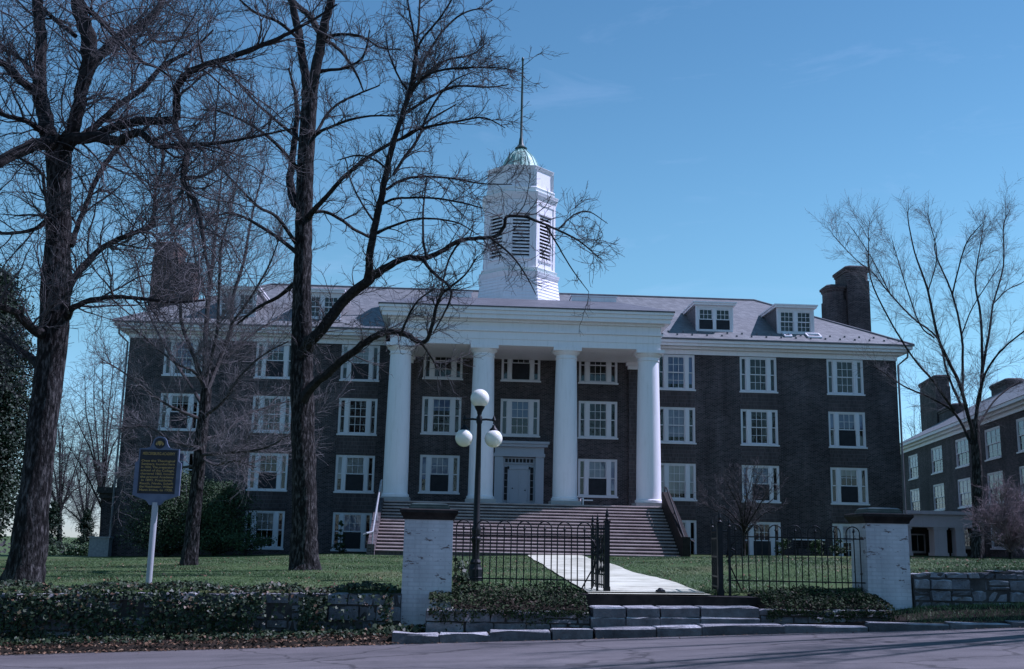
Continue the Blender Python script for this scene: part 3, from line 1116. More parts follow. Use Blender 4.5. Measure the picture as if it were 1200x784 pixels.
# pavilion top between wing cornices
obj('entablature', en, MAT['white'], b)
pr_ = MB()
hx, fy = ex + 0.66, ey - 0.64
pr_.box(-hx, hx, fy, -0.75, 13.202, 13.27)
ztop = 14.95
pr_.add([(-hx, fy, 13.27), (hx, fy, 13.27), (hx, 3.2, 13.27), (-hx, 3.2, 13.27), (-hx + 2.2, -1.0, ztop), (hx - 2.2, -1.0, ztop), (hx - 1.2, 3.2, 15.24), (-hx + 1.2, 3.2, 15.24)],
        [(0, 1, 5, 4), (1, 2, 6, 5), (4, 5, 6, 7), (3, 0, 4, 7), (2, 3, 7, 6)])
obj('portico_roof', pr_, MAT['slate_dark'], b)
for s in (-1, 1):
    x0, x1 = sorted((s * 2.9, s * 5.5))
    obj('roof_curb', MB().box(x0, x1, -1.0, 1.2, 14.7, 15.22).box(x0 - 0.06, x1 + 0.06, -1.06, 1.26, 15.222, 15.29), MAT['white'], b)

# door
dr = MB()
yw = PY
dr.box(-1.36, -0.90, yw - 0.22, yw + 0.02, LZ + 0.004, 5.82)
dr.box(0.90, 1.36, yw - 0.22, yw + 0.02, LZ + 0.004, 5.82)
dr.box(-1.42, 1.42, yw - 0.28, yw + 0.02, 5.822, 6.0)
dr.box(-1.36, 1.36, yw - 0.24, yw + 0.018, 6.002, 6.36)
dr.box(-1.55, 1.55, yw - 0.42, yw + 0.016, 6.362, 6.52)
dr.box(-1.64, 1.64, yw - 0.5, yw + 0.014, 6.522, 6.66)
dr.box(-0.90, 0.90, yw + 0.04, yw + 0.12, 5.44, 5.80)
dr.box(-0.90, -0.82, yw + 0.04, yw + 0.12, LZ + 0.01, 5.44)
dr.box(0.82, 0.90, yw + 0.04, yw + 0.12, LZ + 0.01, 5.44)
dr.box(-0.62, -0.54, yw + 0.03, yw + 0.13, LZ + 0.01, 5.30)
dr.box(0.54, 0.62, yw + 0.03, yw + 0.13, LZ + 0.01, 5.30)
dr.box(-0.62, 0.62, yw + 0.03, yw + 0.13, 5.14, 5.30)
door_f = obj('door_frame', dr, MAT['door_paint'], b)
dl = MB()
dl.box(-0.54, -0.004, yw + 0.08, yw + 0.12, LZ + 0.02, 5.14)
dl.box(0.004, 0.54, yw + 0.08, yw + 0.12, LZ + 0.02, 5.14)
for s in (-1, 1):
    for z0, z1 in ((LZ + 0.2, LZ + 0.85), (LZ + 1.0, 4.9)):
        x0, x1 = sorted((s * 0.1, s * 0.45))
        dl.box(x0, x1, yw + 0.065, yw + 0.082, z0, z1)
door = obj('door', dl, MAT['door_paint'], b)
obj('handle', MB().sphere((-0.34, yw + 0.04, 4.1), 0.035, 10, 6).sphere((0.36, yw + 0.04, 4.0), 0.035, 10, 6), MAT['iron'], door)
for k in range(8):
    x = -0.80 + 1.6 * (k + 0.5) / 8
    obj('transom_pane', MB().box(x - 0.075, x + 0.075, yw + 0.034, yw + 0.045, 5.52, 5.72), MAT['screen'], door_f)
for s in (-1, 1):
    for k in range(5):
        z0 = LZ + 0.35 + k * 0.37
        x0, x1 = sorted((s * 0.64, s * 0.80))
        obj('sidelight_pane', MB().box(x0, x1, yw + 0.07, yw + 0.08, z0, z0 + 0.33), MAT['screen'], door_f)
dr2 = MB().box(-0.90, 0.90, yw + 0.121, yw + 0.16, LZ + 0.01, 5.80)
obj('door_backing', dr2, MAT['door_paint'], b)

# cupola
OCT = PI / 8
CY = 3.0


def octa(r):          # half-width across flats -> ring radius
    return r / math.cos(PI / 8)


cu = MB()
prof = [(2.60, 14.6), (2.52, 15.4), (2.32, 16.75)]
cu.lathe([(octa(r), z) for r, z in prof], (0, CY, 0), 8, OCT)
# clapboards of the base
for k in range(9):
    z = 15.0 + k * 0.2
    r = 2.60 + (2.32 - 2.60) * (z - 14.6) / 2.15
    cu.lathe([(octa(r + 0.005), z), (octa(r + 0.035), z + 0.01), (octa(r - 0.02), z + 0.19)], (0, CY, 0), 8, OCT)
cup = obj('cupola', cu, MAT['white'], b)
tiers = {}
for r0, r1, z0, z1 in ((2.36, 2.42, 16.752, 16.92), (2.42, 2.46, 16.922, 17.06), (2.28, 2.28, 17.062, 17.16), (2.24, 2.32, 17.162, 17.34), (2.18, 2.18, 17.342, 17.46),
                       (2.17, 2.21, 21.62, 21.74), (2.22, 2.30, 21.742, 21.92), (2.30, 2.34, 21.922, 22.06), (2.12, 2.10, 22.062, 22.26), (2.06, 2.12, 22.262, 22.42), (2.12, 2.06, 22.422, 22.5),
                       (1.97, 2.02, 23.62, 23.74), (2.02, 2.06, 23.742, 23.82)):
    tiers.setdefault(0 if z0 < 18 else 1 if z0 < 23 else 2, MB()).lathe([(octa(r0), z0), (octa(r1), z1 - 0.02), (octa(r1), z1)], (0, CY, 0), 8, OCT)
for c2 in tiers.values():
    obj('cornice', c2, MAT['white'], cup)
# copper flashing on the ledges
for r, z in ((2.46, 17.062), (2.34, 22.062)):
    c3 = MB().lathe([(octa(r), z), (octa(r), z + 0.02), (octa(r - 0.25), z + 0.07)], (0, CY, 0), 8, OCT)
    obj('flashing', c3, MAT['copper'], cup)
# belfry stage: eight walls with a louvred opening each
R1_ = 2.13
for k in range(8):
    ang = -PI / 2 + k * PI / 4
    nrm = Vector((math.cos(ang), math.sin(ang), 0))
    tx = Vector((-nrm.y, nrm.x, 0))
    side = R1_ * math.tan(PI / 8)

    def P_(u, d, z):
        p = Vector((0, CY, 0)) + nrm * (R1_ - d) + tx * u
        return (p.x, p.y, z)
    wl = MB()
    lw, lz0, lz1 = 0.52, 17.95, 20.75
    tmp = MB()
    wall_grid(tmp, -side, side, 17.45, 21.63, 0, [(-lw, lw, lz0, lz1)], 0.25)
    tmp.box(-side, -side + 0.17, -0.05, -0.001, 17.46, 21.6)
    tmp.box(side - 0.17, side, -0.05, -0.001, 17.46, 21.6)
    tmp.box(-lw - 0.10, lw + 0.10, -0.06, -0.002, lz1, lz1 + 0.12)
    tmp.box(-lw - 0.10, lw + 0.10, -0.08, -0.002, lz0 - 0.1, lz0)
    tmp.box(-side, side, -0.04, -0.0015, 21.35, 21.6)
    wl.add([P_(x, y, z) for x, y, z in tmp.v], tmp.f)
    obj('belfry_wall', wl, MAT['white'], cup)
    ls = MB()
    n_s = 13
    for i in range(n_s):
        z = lz0 + (i + 0.1) * (lz1 - lz0) / n_s
        ls.add([P_(-lw, 0.02, z), P_(lw, 0.02, z), P_(lw, 0.2, z + 0.12), P_(-lw, 0.2, z + 0.12), P_(-lw, 0.02, z + 0.06), P_(lw, 0.02, z + 0.06), P_(lw, 0.2, z + 0.18), P_(-lw, 0.2, z + 0.18)],
               [(0, 3, 2, 1), (4, 5, 6, 7), (0, 1, 5, 4), (1, 2, 6, 5), (2, 3, 7, 6), (3, 0, 4, 7)])
    obj('louvre', ls, MAT['white'], cup)
obj('belfry_core', MB().lathe([(octa(1.75), 17.3), (octa(1.75), 21.7)], (0, CY, 0), 8, OCT), MAT['dark_room'], cup)
up = MB()
up.lathe([(octa(1.95), 22.45), (octa(1.93), 23.65)], (0, CY, 0), 8, OCT)
for k in range(8):
    ang = PI / 8 + k * PI / 4
    p = Vector((math.cos(ang), math.sin(ang), 0)) * octa(1.94)
    up.box(p.x - 0.09, p.x + 0.09, CY + p.y - 0.09, CY + p.y + 0.09, 22.5, 23.63)
obj('lantern', up, MAT['white'], cup)
dm = MB()
up2 = MB().lathe([(octa(2.02), 23.822), (octa(1.96), 23.86), (octa(1.25), 23.98)], (0, CY, 0), 8, OCT)
obj('lantern_roof', up2, MAT['flashing'], cup)
prof = [(1.50, 23.93), (1.26, 24.15), (1.13, 24.42), (1.00, 24.74), (0.83, 25.02), (0.62, 25.24), (0.43, 25.42), (0.31, 25.54), (0.29, 25.62)]
dm.lathe(prof, (0, CY, 0), 32)
for k in range(16):
    a = 2 * PI * k / 16
    dm.tube([(math.cos(a) * (r + 0.01), CY + math.sin(a) * (r + 0.01), z) for r, z in prof[1:8]], 0.028, 5)
dome = obj('dome', dm, MAT['copper'], cup, smooth=True)
fp = MB()
fp.lathe([(0.36, 25.58), (0.40, 25.66), (0.26, 25.76), (0.16, 25.95), (0.12, 26.3), (0.085, 26.4), (0.075, 29.0), (0.06, 31.6), (0.09, 31.65), (0.09, 31.75), (0.05, 31.85)], (0, CY, 0), 12)
obj('flagpole', fp, mat_noise('pole_metal', (0.02, 0.05, 0.045), (0.05, 0.08, 0.075), 3, 0.5, 0.4), cup, smooth=True)

# low annex at the left end of the hall
ax = thing('brick_annex', 'low brick annex with white cornice at the left end of the hall', 'building', (-24.0, 5.0, -0.1))
obj('wall', MB().box(-24.15, -22.36, 3.6, 9, -0.6, 3.2), MAT['brick'], ax)
obj('cornice', MB().box(-24.3, -22.37, 3.4, 9.2, 3.202, 3.5).box(-24.42, -22.38, 3.25, 9.3, 3.502, 3.85), MAT['mortar'], ax)  # white cornice coloured dark to carry the shade it stands in
ub = thing('utility_box', 'pale grey utility box beside the left foot of the brick hall', 'box', (-22.65, 0.5, -0.1))
obj('body', MB().box(-23.25, -22.2, -0.75, -0.15, -0.2, 0.92), MAT['steel'], ub)
obj('lid', MB().box(-23.3, -22.15, -0.8, -0.12, 0.922, 1.0), MAT['steel'], ub)

# ------------------------------------------------------------------ second brick hall at the right
Apt, Bpt = Vector((33.4, 24.0, 0)), Vector((29.75, 3.5, 0))
dv = (Bpt - Apt).normalized()
rz = math.atan2(dv.y, dv.x)
wg = thing('dormitory', 'long brick dormitory with tall white windows receding at the right edge', 'building', (Apt.x, Apt.y, 0.8), rz)
iv = WM[wg].inverted()


def on_wing(px, py):
    d = ray(px, py)
    n = Vector((-dv.y, dv.x, 0))
    t = (Apt - CPOS).dot(n) / d.dot(n)
    return iv @ (CPOS + d * t)


S = [(on_wing(a, 520).x, on_wing(b_, 520).x) for a, b_ in ((1062, 1075.6), (1090, 1103.4), (1120, 1133.5), (1154, 1172.5), (1193, 1213))]
zr1t, zr1b = on_wing(1163, 501).z, on_wing(1163, 537.5).z
zr2t, zr2b = on_wing(1163, 552.5).z, on_wing(1163, 590).z
zev = on_wing(1163, 490).z
cs = [(a + b_) / 2 for a, b_ in S]
dsp = (cs[4] - cs[3])
cs += [cs[4] + dsp, cs[4] + 2 * dsp]
ww_ = float(np.mean([b_ - a for a, b_ in S])) * 1.0
print('WING', ww_, dsp, zr1b, zr1t)
hh = zr1t - zr1b
rows = [zr1b, zr2b, zr2b - (zr1b - zr2b)]
mb = MB()
L0, L1 = on_wing(1058, 560).x - 0.6, cs[-1] + 2.0
zt_ = zev
wall_grid(mb, L0, L1, -1.5, zt_, 0, [(c_ - ww_ / 2, c_ + ww_ / 2, z, z + hh) for c_ in cs for z in rows], 0.2)
DW = 11.0
mb.quad((L0, 0, -1.5), (L0, DW, -1.5), (L0, DW, zt_), (L0, 0, zt_))
mb.quad((L1, 0, -1.5), (L1, DW, -1.5), (L1, DW, zt_), (L1, 0, zt_))
mb.quad((L0, DW, -1.5), (L1, DW, -1.5), (L1, DW, zt_), (L0, DW, zt_))
obj('wall', mb, MAT['brick'], wg, local=True)
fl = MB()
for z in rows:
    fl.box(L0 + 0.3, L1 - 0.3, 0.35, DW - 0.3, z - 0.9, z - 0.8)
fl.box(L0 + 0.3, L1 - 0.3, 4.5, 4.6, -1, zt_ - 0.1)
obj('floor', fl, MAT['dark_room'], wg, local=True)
for c_ in cs:
    for z in rows:
        add_window(wg, c_, 0.03, z, ww_, hh, 'single', blind=wr.choice([0.3, 0.5, 0.5, 0.7, 0.9]))
cb = MB()
for o_, z0, z1 in ((0.08, 0, 0.25), (0.3, 0.252, 0.42), (0.55, 0.422, 0.62)):
    cb.box(L0 - o_, L1 + o_, -o_, 0.02, zt_ - 0.2 + z0, zt_ - 0.2 + z1)
    cb.box(L0 - o_, L0 - 0.001, 0.021, DW, zt_ - 0.2 + z0, zt_ - 0.2 + z1)
obj('cornice', cb, MAT['white'], wg, local=True)
rw = MB()
ze = zt_ + 0.43
hr_ = 3.4
rw.add([(L0 - 0.6, -0.6, ze), (L1 + 0.6, -0.6, ze), (L1 + 0.6, DW + 0.6, ze), (L0 - 0.6, DW + 0.6, ze), (L0 + 5.5, DW / 2, ze + hr_), (L1 - 5, DW / 2, ze + hr_)],
       [(0, 1, 5, 4), (1, 2, 5), (2, 3, 4, 5), (3, 0, 4), (3, 2, 1, 0)])
rfw = obj('roof', rw, MAT['slate'], wg, local=True)
for (pa, pb, ptop, off, dd) in ((1077, 1096, 450, 3.0, 1.2), (1160, 1180, 452, 5.5, 1.2)):
    d0, d1 = ray(pa, ptop), ray(pb, ptop)
    # put the stack on the plane local y = off
    def onp(px, py, yl):
        d = ray(px, py)
        n = Vector((-dv.y, dv.x, 0))
        t = (Apt + n * yl - CPOS).dot(n) / d.dot(n)
        return iv @ (CPOS + d * t)
    p0, p1 = onp(pa, ptop, off), onp(pb, ptop, off)
    cm_ = MB()
    stack(cm_, p0.x + 0, p1.x, off, off + dd, ze + 0.2, p0.z)
    if pa < 1100:
        q = onp(1112, 474, off)
        stack(cm_, p1.x + 0.003, onp(1116, 474, off).x, off + 0.1, off + dd - 0.1, ze + 0.2, q.z)
    obj('chimney', cm_, MAT['brick'], wg, local=True)

# white porch linking the two halls
PYp = 9.0
pA, pB = at(1052, 599, PYp), at(1141, 602, PYp)
pz_t, pz_b = at(1100, 599, PYp).z, at(1100, 618, PYp).z
pg = gz(27, PYp)
po = thing('covered_porch', 'low white flat roofed porch on square columns between the two brick halls', 'porch', (pA.x + 3, PYp, pg))
xl, xr = pA.x - 0.6, pB.x + 0.2
obj('roof', MB().box(xl - 0.35, xr, PYp - 0.35, PYp + 4.2, pz_t - 0.22, pz_t), MAT['white'], po)
obj('entablature', MB().box(xl, xr - 0.1, PYp - 0.1, PYp + 4.0, pz_b, pz_t - 0.222), MAT['white'], po)
for px in (1063, 1103, 1126):
    cx_ = at(px, 640, PYp).x
    w_ = 0.42 if px == 1103 else 0.3
    c_ = MB().box(cx_ - w_, cx_ + w_, PYp, PYp + 2 * w_, pg - 0.3, pz_b - 0.15)
    c_.box(cx_ - w_ - 0.06, cx_ + w_ + 0.06, PYp - 0.06, PYp + 2 * w_ + 0.06, pz_b - 0.15, pz_b - 0.002)
    c_.box(cx_ - w_ - 0.06, cx_ + w_ + 0.06, PYp - 0.06, PYp + 2 * w_ + 0.06, pg - 0.3, pg + 0.2)
    obj('column', c_, MAT['white'], po)
obj('wall', MB().box(xl + 0.3, xr - 0.2, PYp + 3.2, PYp + 3.5, pg - 0.3, pz_b - 0.003), MAT['brick'], po)
for px in (1075, 1138):
    cx_ = at(px, 640, PYp + 3.2).x
    w_ = obj('window', MB().box(cx_ - 0.55, cx_ + 0.55, PYp + 3.12, PYp + 3.195, pg + 0.15, pz_b - 0.4), MAT['window_white'], po)
    obj('pane', MB().box(cx_ - 0.42, cx_ - 0.03, PYp + 3.10, PYp + 3.118, pg + 0.3, pz_b - 0.5).box(cx_ + 0.03, cx_ + 0.42, PYp + 3.10, PYp + 3.118, pg + 0.3, pz_b - 0.5), MAT['screen'], w_)

# ------------------------------------------------------------------ bench-like dark box by the hall
bx = at(950, 640, -2.0)
bgz = gz(bx.x, -2.0)
bn = thing('garden_bench', 'dark bench with a pale top rail against the hall between two ground floor windows', 'bench', (bx.x, -2.0, bgz))
obj('seat', MB().box(bx.x - 0.85, bx.x + 0.85, -2.25, -1.75, bgz + 0.40, bgz + 0.46), MAT['bark_limb'], bn)
bk = MB()
for k in range(3):
    bk.box(bx.x - 0.85, bx.x + 0.85, -1.74, -1.69, bgz + 0.48 + k * 0.12, bgz + 0.57 + k * 0.12)
obj('backrest', bk, MAT['bark_limb'], bn)
obj('top_rail', MB().box(bx.x - 0.9, bx.x + 0.9, -1.78, -1.66, bgz + 0.84, bgz + 0.90), MAT['window_white'], bn)
for sx in (-0.8, 0.8):
    for yy in (-2.2, -1.72):
        obj('leg', MB().box(bx.x + sx - 0.03, bx.x + sx + 0.03, yy - 0.03, yy + 0.03, bgz - 0.05, bgz + 0.40), MAT['iron'], bn)


# ------------------------------------------------------------------ gate piers
def pier(x0, x1, yf, zb, zc, label):
    t = thing('gate_pier', label, 'pier', ((x0 + x1) / 2, yf + 0.4, zb), 0, 'painted brick piers of the gateway')
    d_ = x1 - x0
    sh = MB()
    n_ = 10
    rs = []
    for k in range(n_ + 1):
        z = zb + (zc - zb) * k / n_
        e = 0.012 * (1 - k / n_)
        rs.append([(x0 - e, yf - e, z), (x1 + e, yf - e, z), (x1 + e, yf + d_ + e, z), (x0 - e, yf + d_ + e, z)])
    sh.rings(rs)
    obj('shaft', sh, MAT['pier_paint'], t)
    cp = MB()
    cx, cy = (x0 + x1) / 2, yf + d_ / 2
    h_ = d_ / 2

    def sq(e, z):
        return [(cx - h_ - e, cy - h_ - e, z), (cx + h_ + e, cy - h_ - e, z), (cx + h_ + e, cy + h_ + e, z), (cx - h_ - e, cy + h_ + e, z)]
    cp.rings([sq(0.02, zc + 0.002), sq(0.035, zc + 0.05), sq(0.07, zc + 0.10), sq(0.085, zc + 0.12), sq(0.085, zc + 0.165), sq(0.06, zc + 0.175), sq(-0.02, zc + 0.185)])
    obj('cap', cp, MAT['cap_stone'], t)
    ld = MB()
    ld.rings([sq(-0.06, zc + 0.186), sq(-0.06, zc + 0.222), sq(-0.085, zc + 0.226), sq(-0.085, zc + 0.262), sq(-0.10, zc + 0.268), sq(-0.13, zc + 0.282), sq(-0.24, zc + 0.292)])
    obj('lid', ld, MAT['lid'], t)
    return t


PL = pier(-4.33, -3.50, -42.25, -0.34, 1.48, 'white painted brick pier with dark cap beside the lamp post')
PR = pier(3.87, 4.63, -41.9, -0.02, 1.60, 'white painted brick pier with dark cap joined to the grey stone wall')


# ------------------------------------------------------------------ fence and gate
def finial(mb, x, y, z, s=1.0):
    mb.lathe([(0.03 * s, 0), (0.045 * s, 0.03 * s), (0.02 * s, 0.06 * s), (0.035 * s, 0.10 * s), (0.022 * s, 0.16 * s), (0.003, 0.24 * s)], (x, y, z), 10)


FY = -41.78


def fence(x0, x1, zb, zl, zu, ztop, label, n):
    t = thing('iron_fence', label, 'fence', ((x0 + x1) / 2, FY, zb), 0, 'hooped iron fence panels beside the gate')
    for z in (zl, zu):
        obj('rail', MB().box(x0, x1, FY - 0.011, FY + 0.011, z - 0.011, z + 0.011), MAT['iron'], t)
    per = (x1 - x0) / n
    for k in range(n):
        xc_ = x0 + per * (k + 0.5)
        wobble = random.uniform(-0.012, 0.012)
        hw = per * 0.345
        pts = [(xc_ - hw + wobble * 0.4, FY + 0.015, zb + random.uniform(-0.03, 0.03)), (xc_ - hw + wobble, FY + 0.015, ztop - hw)]
        for j in range(1, 12):
            a = PI - PI * j / 12
            pts.append((xc_ + wobble + hw * math.cos(a), FY + 0.015, ztop - hw + hw * math.sin(a)))
        pts += [(xc_ + hw + wobble, FY + 0.015, ztop - hw), (xc_ + hw + wobble * 0.3, FY + 0.015, zb + random.uniform(-0.03, 0.03))]
        obj('hoop', MB().tube(pts, 0.0105, 6), MAT['iron'], t)
        pk = MB().tube([(xc_, FY - 0.014, zb), (xc_ + wobble, FY - 0.014, zu + 0.12)], 0.0105, 6)
        pk.lathe([(0.011, 0), (0.026, 0.02), (0.012, 0.05), (0.002, 0.11)], (xc_ + wobble, FY - 0.014, zu + 0.10), 8)
        obj('picket', pk, MAT['iron'], t)
    return t


fl_ = fence(-3.50, -0.98, 0.36, 0.50, 1.245, 1.50, 'hooped black iron fence panel between left pier and gate, lamp post behind it', 7)
fr_ = fence(1.36, 3.86, 0.38, 0.55, 1.315, 1.53, 'hooped black iron fence panel between gate and right pier, in front of open lawn', 7)


def scroll(cx, cz, r, turns=1.4, y=FY, ph=0.0, sgn=1):
    pts = []
    for k in range(22):
        a = ph + sgn * turns * 2 * PI * k / 21
        rr = r * (1 - 0.75 * k / 21)
        pts.append((cx + rr * math.cos(a), y, cz + rr * math.sin(a)))
    return pts


for s, xg, lab in ((-1, -0.77, 'tall iron gate post with finial and stay bar at the left of the open gate'), (1, 1.25, 'tall iron gate post with finial and stay bar at the right of the open gate')):
    zb = 0.28
    t = thing('gate_post', lab, 'gate post', (xg, FY, zb), 0, 'iron posts of the gate')
    pm = MB()
    pm.box(xg - 0.045, xg + 0.045, FY - 0.045, FY + 0.045, zb - 0.1, 1.50)
    pm.box(xg - 0.058, xg + 0.058, FY - 0.058, FY + 0.058, 1.502, 1.54)
    pm.box(xg - 0.055, xg + 0.055, FY - 0.055, FY + 0.055, zb - 0.12, zb + 0.12)
    obj('shaft', pm, MAT['iron'], t)
    f_ = MB()
    finial(f_, xg, FY, 1.541, 0.95)
    obj('finial', f_, MAT['iron'], t)
    xs2 = xg + s * 0.17
    sp = MB()
    sp.box(xs2 - 0.02, xs2 + 0.02, FY - 0.02, FY + 0.02, zb, 1.47)
    finial(sp, xs2, FY, 1.472, 0.75)
    sp.tube([(xg, FY, 1.46), (xg + s * 0.05, FY, 1.40), (xs2 - s * 0.03, FY, 1.40), (xs2, FY, 1.46)], 0.016, 6)
    obj('fence_end', sp, MAT['iron'], t)
    br_ = MB()
    br_.tube([(xg + s * 0.12, FY + 0.02, 0.95), (xg + s * 0.24, FY + 0.05, 1.18), (xg + s * 0.33, FY + 0.06, 1.26)], 0.016, 6)
    br_.tube([(xg + s * 0.14, FY + 0.03, 0.90), (xg + s * 0.42, FY + 0.15, 0.36)], 0.013, 6)
    br_.tube(scroll(xg + s * 0.21, 1.02, 0.09, 1.3, FY + 0.04, 0, s), 0.014, 6)
    obj('stay_bar', br_, MAT['iron'], t)
    # gate leaf swung inward
    tl = thing('gate_leaf', 'narrow iron gate leaf standing open on its %s post' % ('left' if s < 0 else 'right'), 'gate', (xg - s * 0.0, FY + 0.06, zb), 0, 'leaves of the open iron gate')
    lx, ly = s * 0.10, 1.0
    nrm = Vector((lx, ly, 0)).normalized()
    o0 = Vector((xg + s * 0.02, FY + 0.07, 0))
    pt = lambda u, z: tuple(o0 + nrm * u + Vector((0, 0, z)))
    fm = MB()
    for u in (0.03, 1.0):
        fm.bar(pt(u, zb + 0.04), pt(u, 1.47), 0.03)
    for z in (0.42, 0.60, 0.95, 1.28):
        fm.bar(pt(0.03, z), pt(1.0, z), 0.028)
    obj('frame', fm, MAT['iron'], tl)
    for k in range(7):
        u = 0.03 + 0.97 * (k + 1) / 8
        pk = MB().tube([pt(u, 0.36), pt(u, 1.40)], 0.010, 6)
        pk.lathe([(0.010, 0), (0.024, 0.02), (0.011, 0.05), (0.002, 0.11)], pt(u, 1.38), 8)
        obj('picket', pk, MAT['iron'], tl)
    for k in range(4):
        u = 0.15 + k * 0.23
        cp_s = MB()
        pts = []
        for j in range(17):
            a = 2 * PI * j / 16
            pts.append(pt(u + 0.09 * math.cos(a), 1.115 + 0.15 * math.sin(a)))
        cp_s.tube(pts, 0.011, 6)
        cp_s.tube([pt(u - 0.1, 0.62), pt(u + 0.1, 0.93)], 0.009, 6)
        cp_s.tube([pt(u + 0.1, 0.62), pt(u - 0.1, 0.93)], 0.009, 6)
        obj('scrollwork', cp_s, MAT['iron'], tl)
    f_ = MB()
    finial(f_, *pt(1.0, 1.472), 0.8)
    obj('finial', f_, MAT['iron'], tl)

gs = at(774, 695, -41.9)
o = obj('gate_stop', MB().lathe([(0.09, 0), (0.085, 0.03), (0.05, 0.045), (0.03, 0.07)], (gs.x, gs.y, gz(gs.x, gs.y) + 0.03), 12), MAT['iron'])
tag(o, 'small dark iron gate stop set in the concrete at the gate opening', 'gate stop')


# ------------------------------------------------------------------ street lamp
LX, LY = -2.99, -37.0
lz = gz(LX, LY)
lp = thing('lamp_post', 'black cast iron lamp post with three white globes behind the fence', 'lamp post', (LX, LY, lz))
ztop = at(562, 467, LY).z
zarm = at(560, 492, LY).z
zgl = at(560, 513.5, LY).z
bm_ = MB()
bm_.lathe([(0.19, -0.1), (0.19, 0.06), (0.17, 0.09), (0.165, 0.25), (0.14, 0.29), (0.12, 0.36), (0.135, 0.40), (0.10, 0.46)], (LX, LY, lz), 8, PI / 8)
obj('base', bm_, MAT['iron'], lp)
bm_ = MB()
bm_.lathe([(0.085, 0.46), (0.082, 0.82), (0.11, 0.86), (0.11, 0.92), (0.08, 0.95), (0.105, 1.08), (0.105, 1.13), (0.078, 1.18), (0.050, zarm - lz - 0.1), (0.07, zarm - lz - 0.05), (0.07, zarm - lz + 0.05), (0.045, zarm - lz + 0.1), (0.042, ztop - lz - 0.33)], (LX, LY, lz), 12)
obj('shaft', bm_, MAT['iron'], lp, smooth=True)
am = MB()
for s in (-1, 1):
    am.tube([(LX, LY, zarm), (LX + s * 0.15, LY, zarm + 0.015), (LX + s * 0.33, LY, zarm), (LX + s * 0.33, LY, zarm - 0.08)], 0.024, 8)
    am.lathe([(0.03, -0.03), (0.05, 0.0), (0.03, 0.05), (0.008, 0.10)], (LX + s * 0.33, LY, zarm), 10)
obj('arm', am, MAT['iron'], lp, smooth=True)
for cx_, cz_, r_ in ((LX - 0.33, zgl, 0.20), (LX + 0.33, zgl, 0.20), (LX, ztop, 0.212)):
    o = obj('globe', MB().sphere((cx_, LY, cz_), r_, 32, 20), MAT['globe'], lp, smooth=True)
    ho = MB()
    if cx_ == LX:
        ho.lathe([(0.05, -0.36), (0.06, -0.30), (0.11, -0.21), (0.12, -0.17)], (cx_, LY, cz_), 16)
    else:
        ho.lathe([(0.10, 0.17), (0.09, 0.21), (0.045, 0.25), (0.03, 0.30)], (cx_, LY, cz_), 16)
    obj('globe_holder', ho, MAT['iron'], o, smooth=True)

# ------------------------------------------------------------------ historical marker
SY = -41.0
pb_ = at(182, 592, SY)
sx0 = (at(185, 555, SY)).x
sg = thing('historical_marker', 'blue framed roadside marker with gold lettering on a pale post above the ivy', 'sign', (sx0, SY, gz(sx0, SY)))
obj('post', MB().lathe([(0.055, 0), (0.055, pb_.z - gz(sx0, SY) + 0.05)], (sx0, SY, gz(sx0, SY)), 14), mat_paint('post_paint', (0.34, 0.34, 0.37), 0.5, 0.1), sg, smooth=True)
zt, zb = at(187, 526, SY).z, at(184, 580, SY).z
hw = 0.415
zp = pb_.z
outl = [(-0.10, zp), (0.10, zp), (0.17, zb - 0.10), (hw, zb - 0.01), (hw, zt - 0.26), (hw - 0.055, zt - 0.22), (hw - 0.055, zt), (0.24, zt + 0.005), (0.17, zt + 0.03), (0.13, zt + 0.10)]
for k in range(1, 8):
    a = k * PI / 8
    outl.append((0.13 * math.cos(a), zt + 0.10 + 0.13 * math.sin(a)))
outl += [(-0.13, zt + 0.10), (-0.17, zt + 0.03), (-0.24, zt + 0.005), (-hw + 0.055, zt), (-hw + 0.055, zt - 0.22), (-hw, zt - 0.26), (-hw, zb - 0.01), (-0.17, zb - 0.10)]
fr_m = MB().prism([(sx0 + x, z) for x, z in outl], SY - 0.03, SY + 0.03)
obj('frame', fr_m, MAT['sign_blue'], sg)
pl = MB().box(sx0 - 0.335, sx0 + 0.335, SY - 0.036, SY - 0.031, zb + 0.02, zt - 0.02)
plate = obj('plate', pl, MAT['sign_dark'], sg)
ring = MB().lathe([(0.10, 0), (0.10, 0.004)], (0, 0, 0), 24)
rg = MB().add([(sx0 + x, SY - 0.032 - z, zt + 0.10 + y) for x, y, z in ring.v], ring.f)
cr = obj('crest', rg, MAT['sign_dark'], sg)
# heraldic shield of the crest in gold
shd = MB().prism([(sx0 + x, zt + 0.10 + z) for x, z in ((-0.032, 0.04), (0.032, 0.04), (0.034, -0.01), (0.0, -0.05), (-0.034, -0.01))], SY - 0.042, SY - 0.0365)
shd.prism([(sx0 + x, zt + 0.10 + z) for x, z in ((-0.075, -0.02), (-0.045, 0.035), (-0.04, -0.045))], SY - 0.042, SY - 0.0365)
shd.prism([(sx0 + x, zt + 0.10 + z) for x, z in ((0.075, -0.02), (0.04, -0.045), (0.045, 0.035))], SY - 0.042, SY - 0.0365)
obj('shield', shd, MAT['gold'], cr)


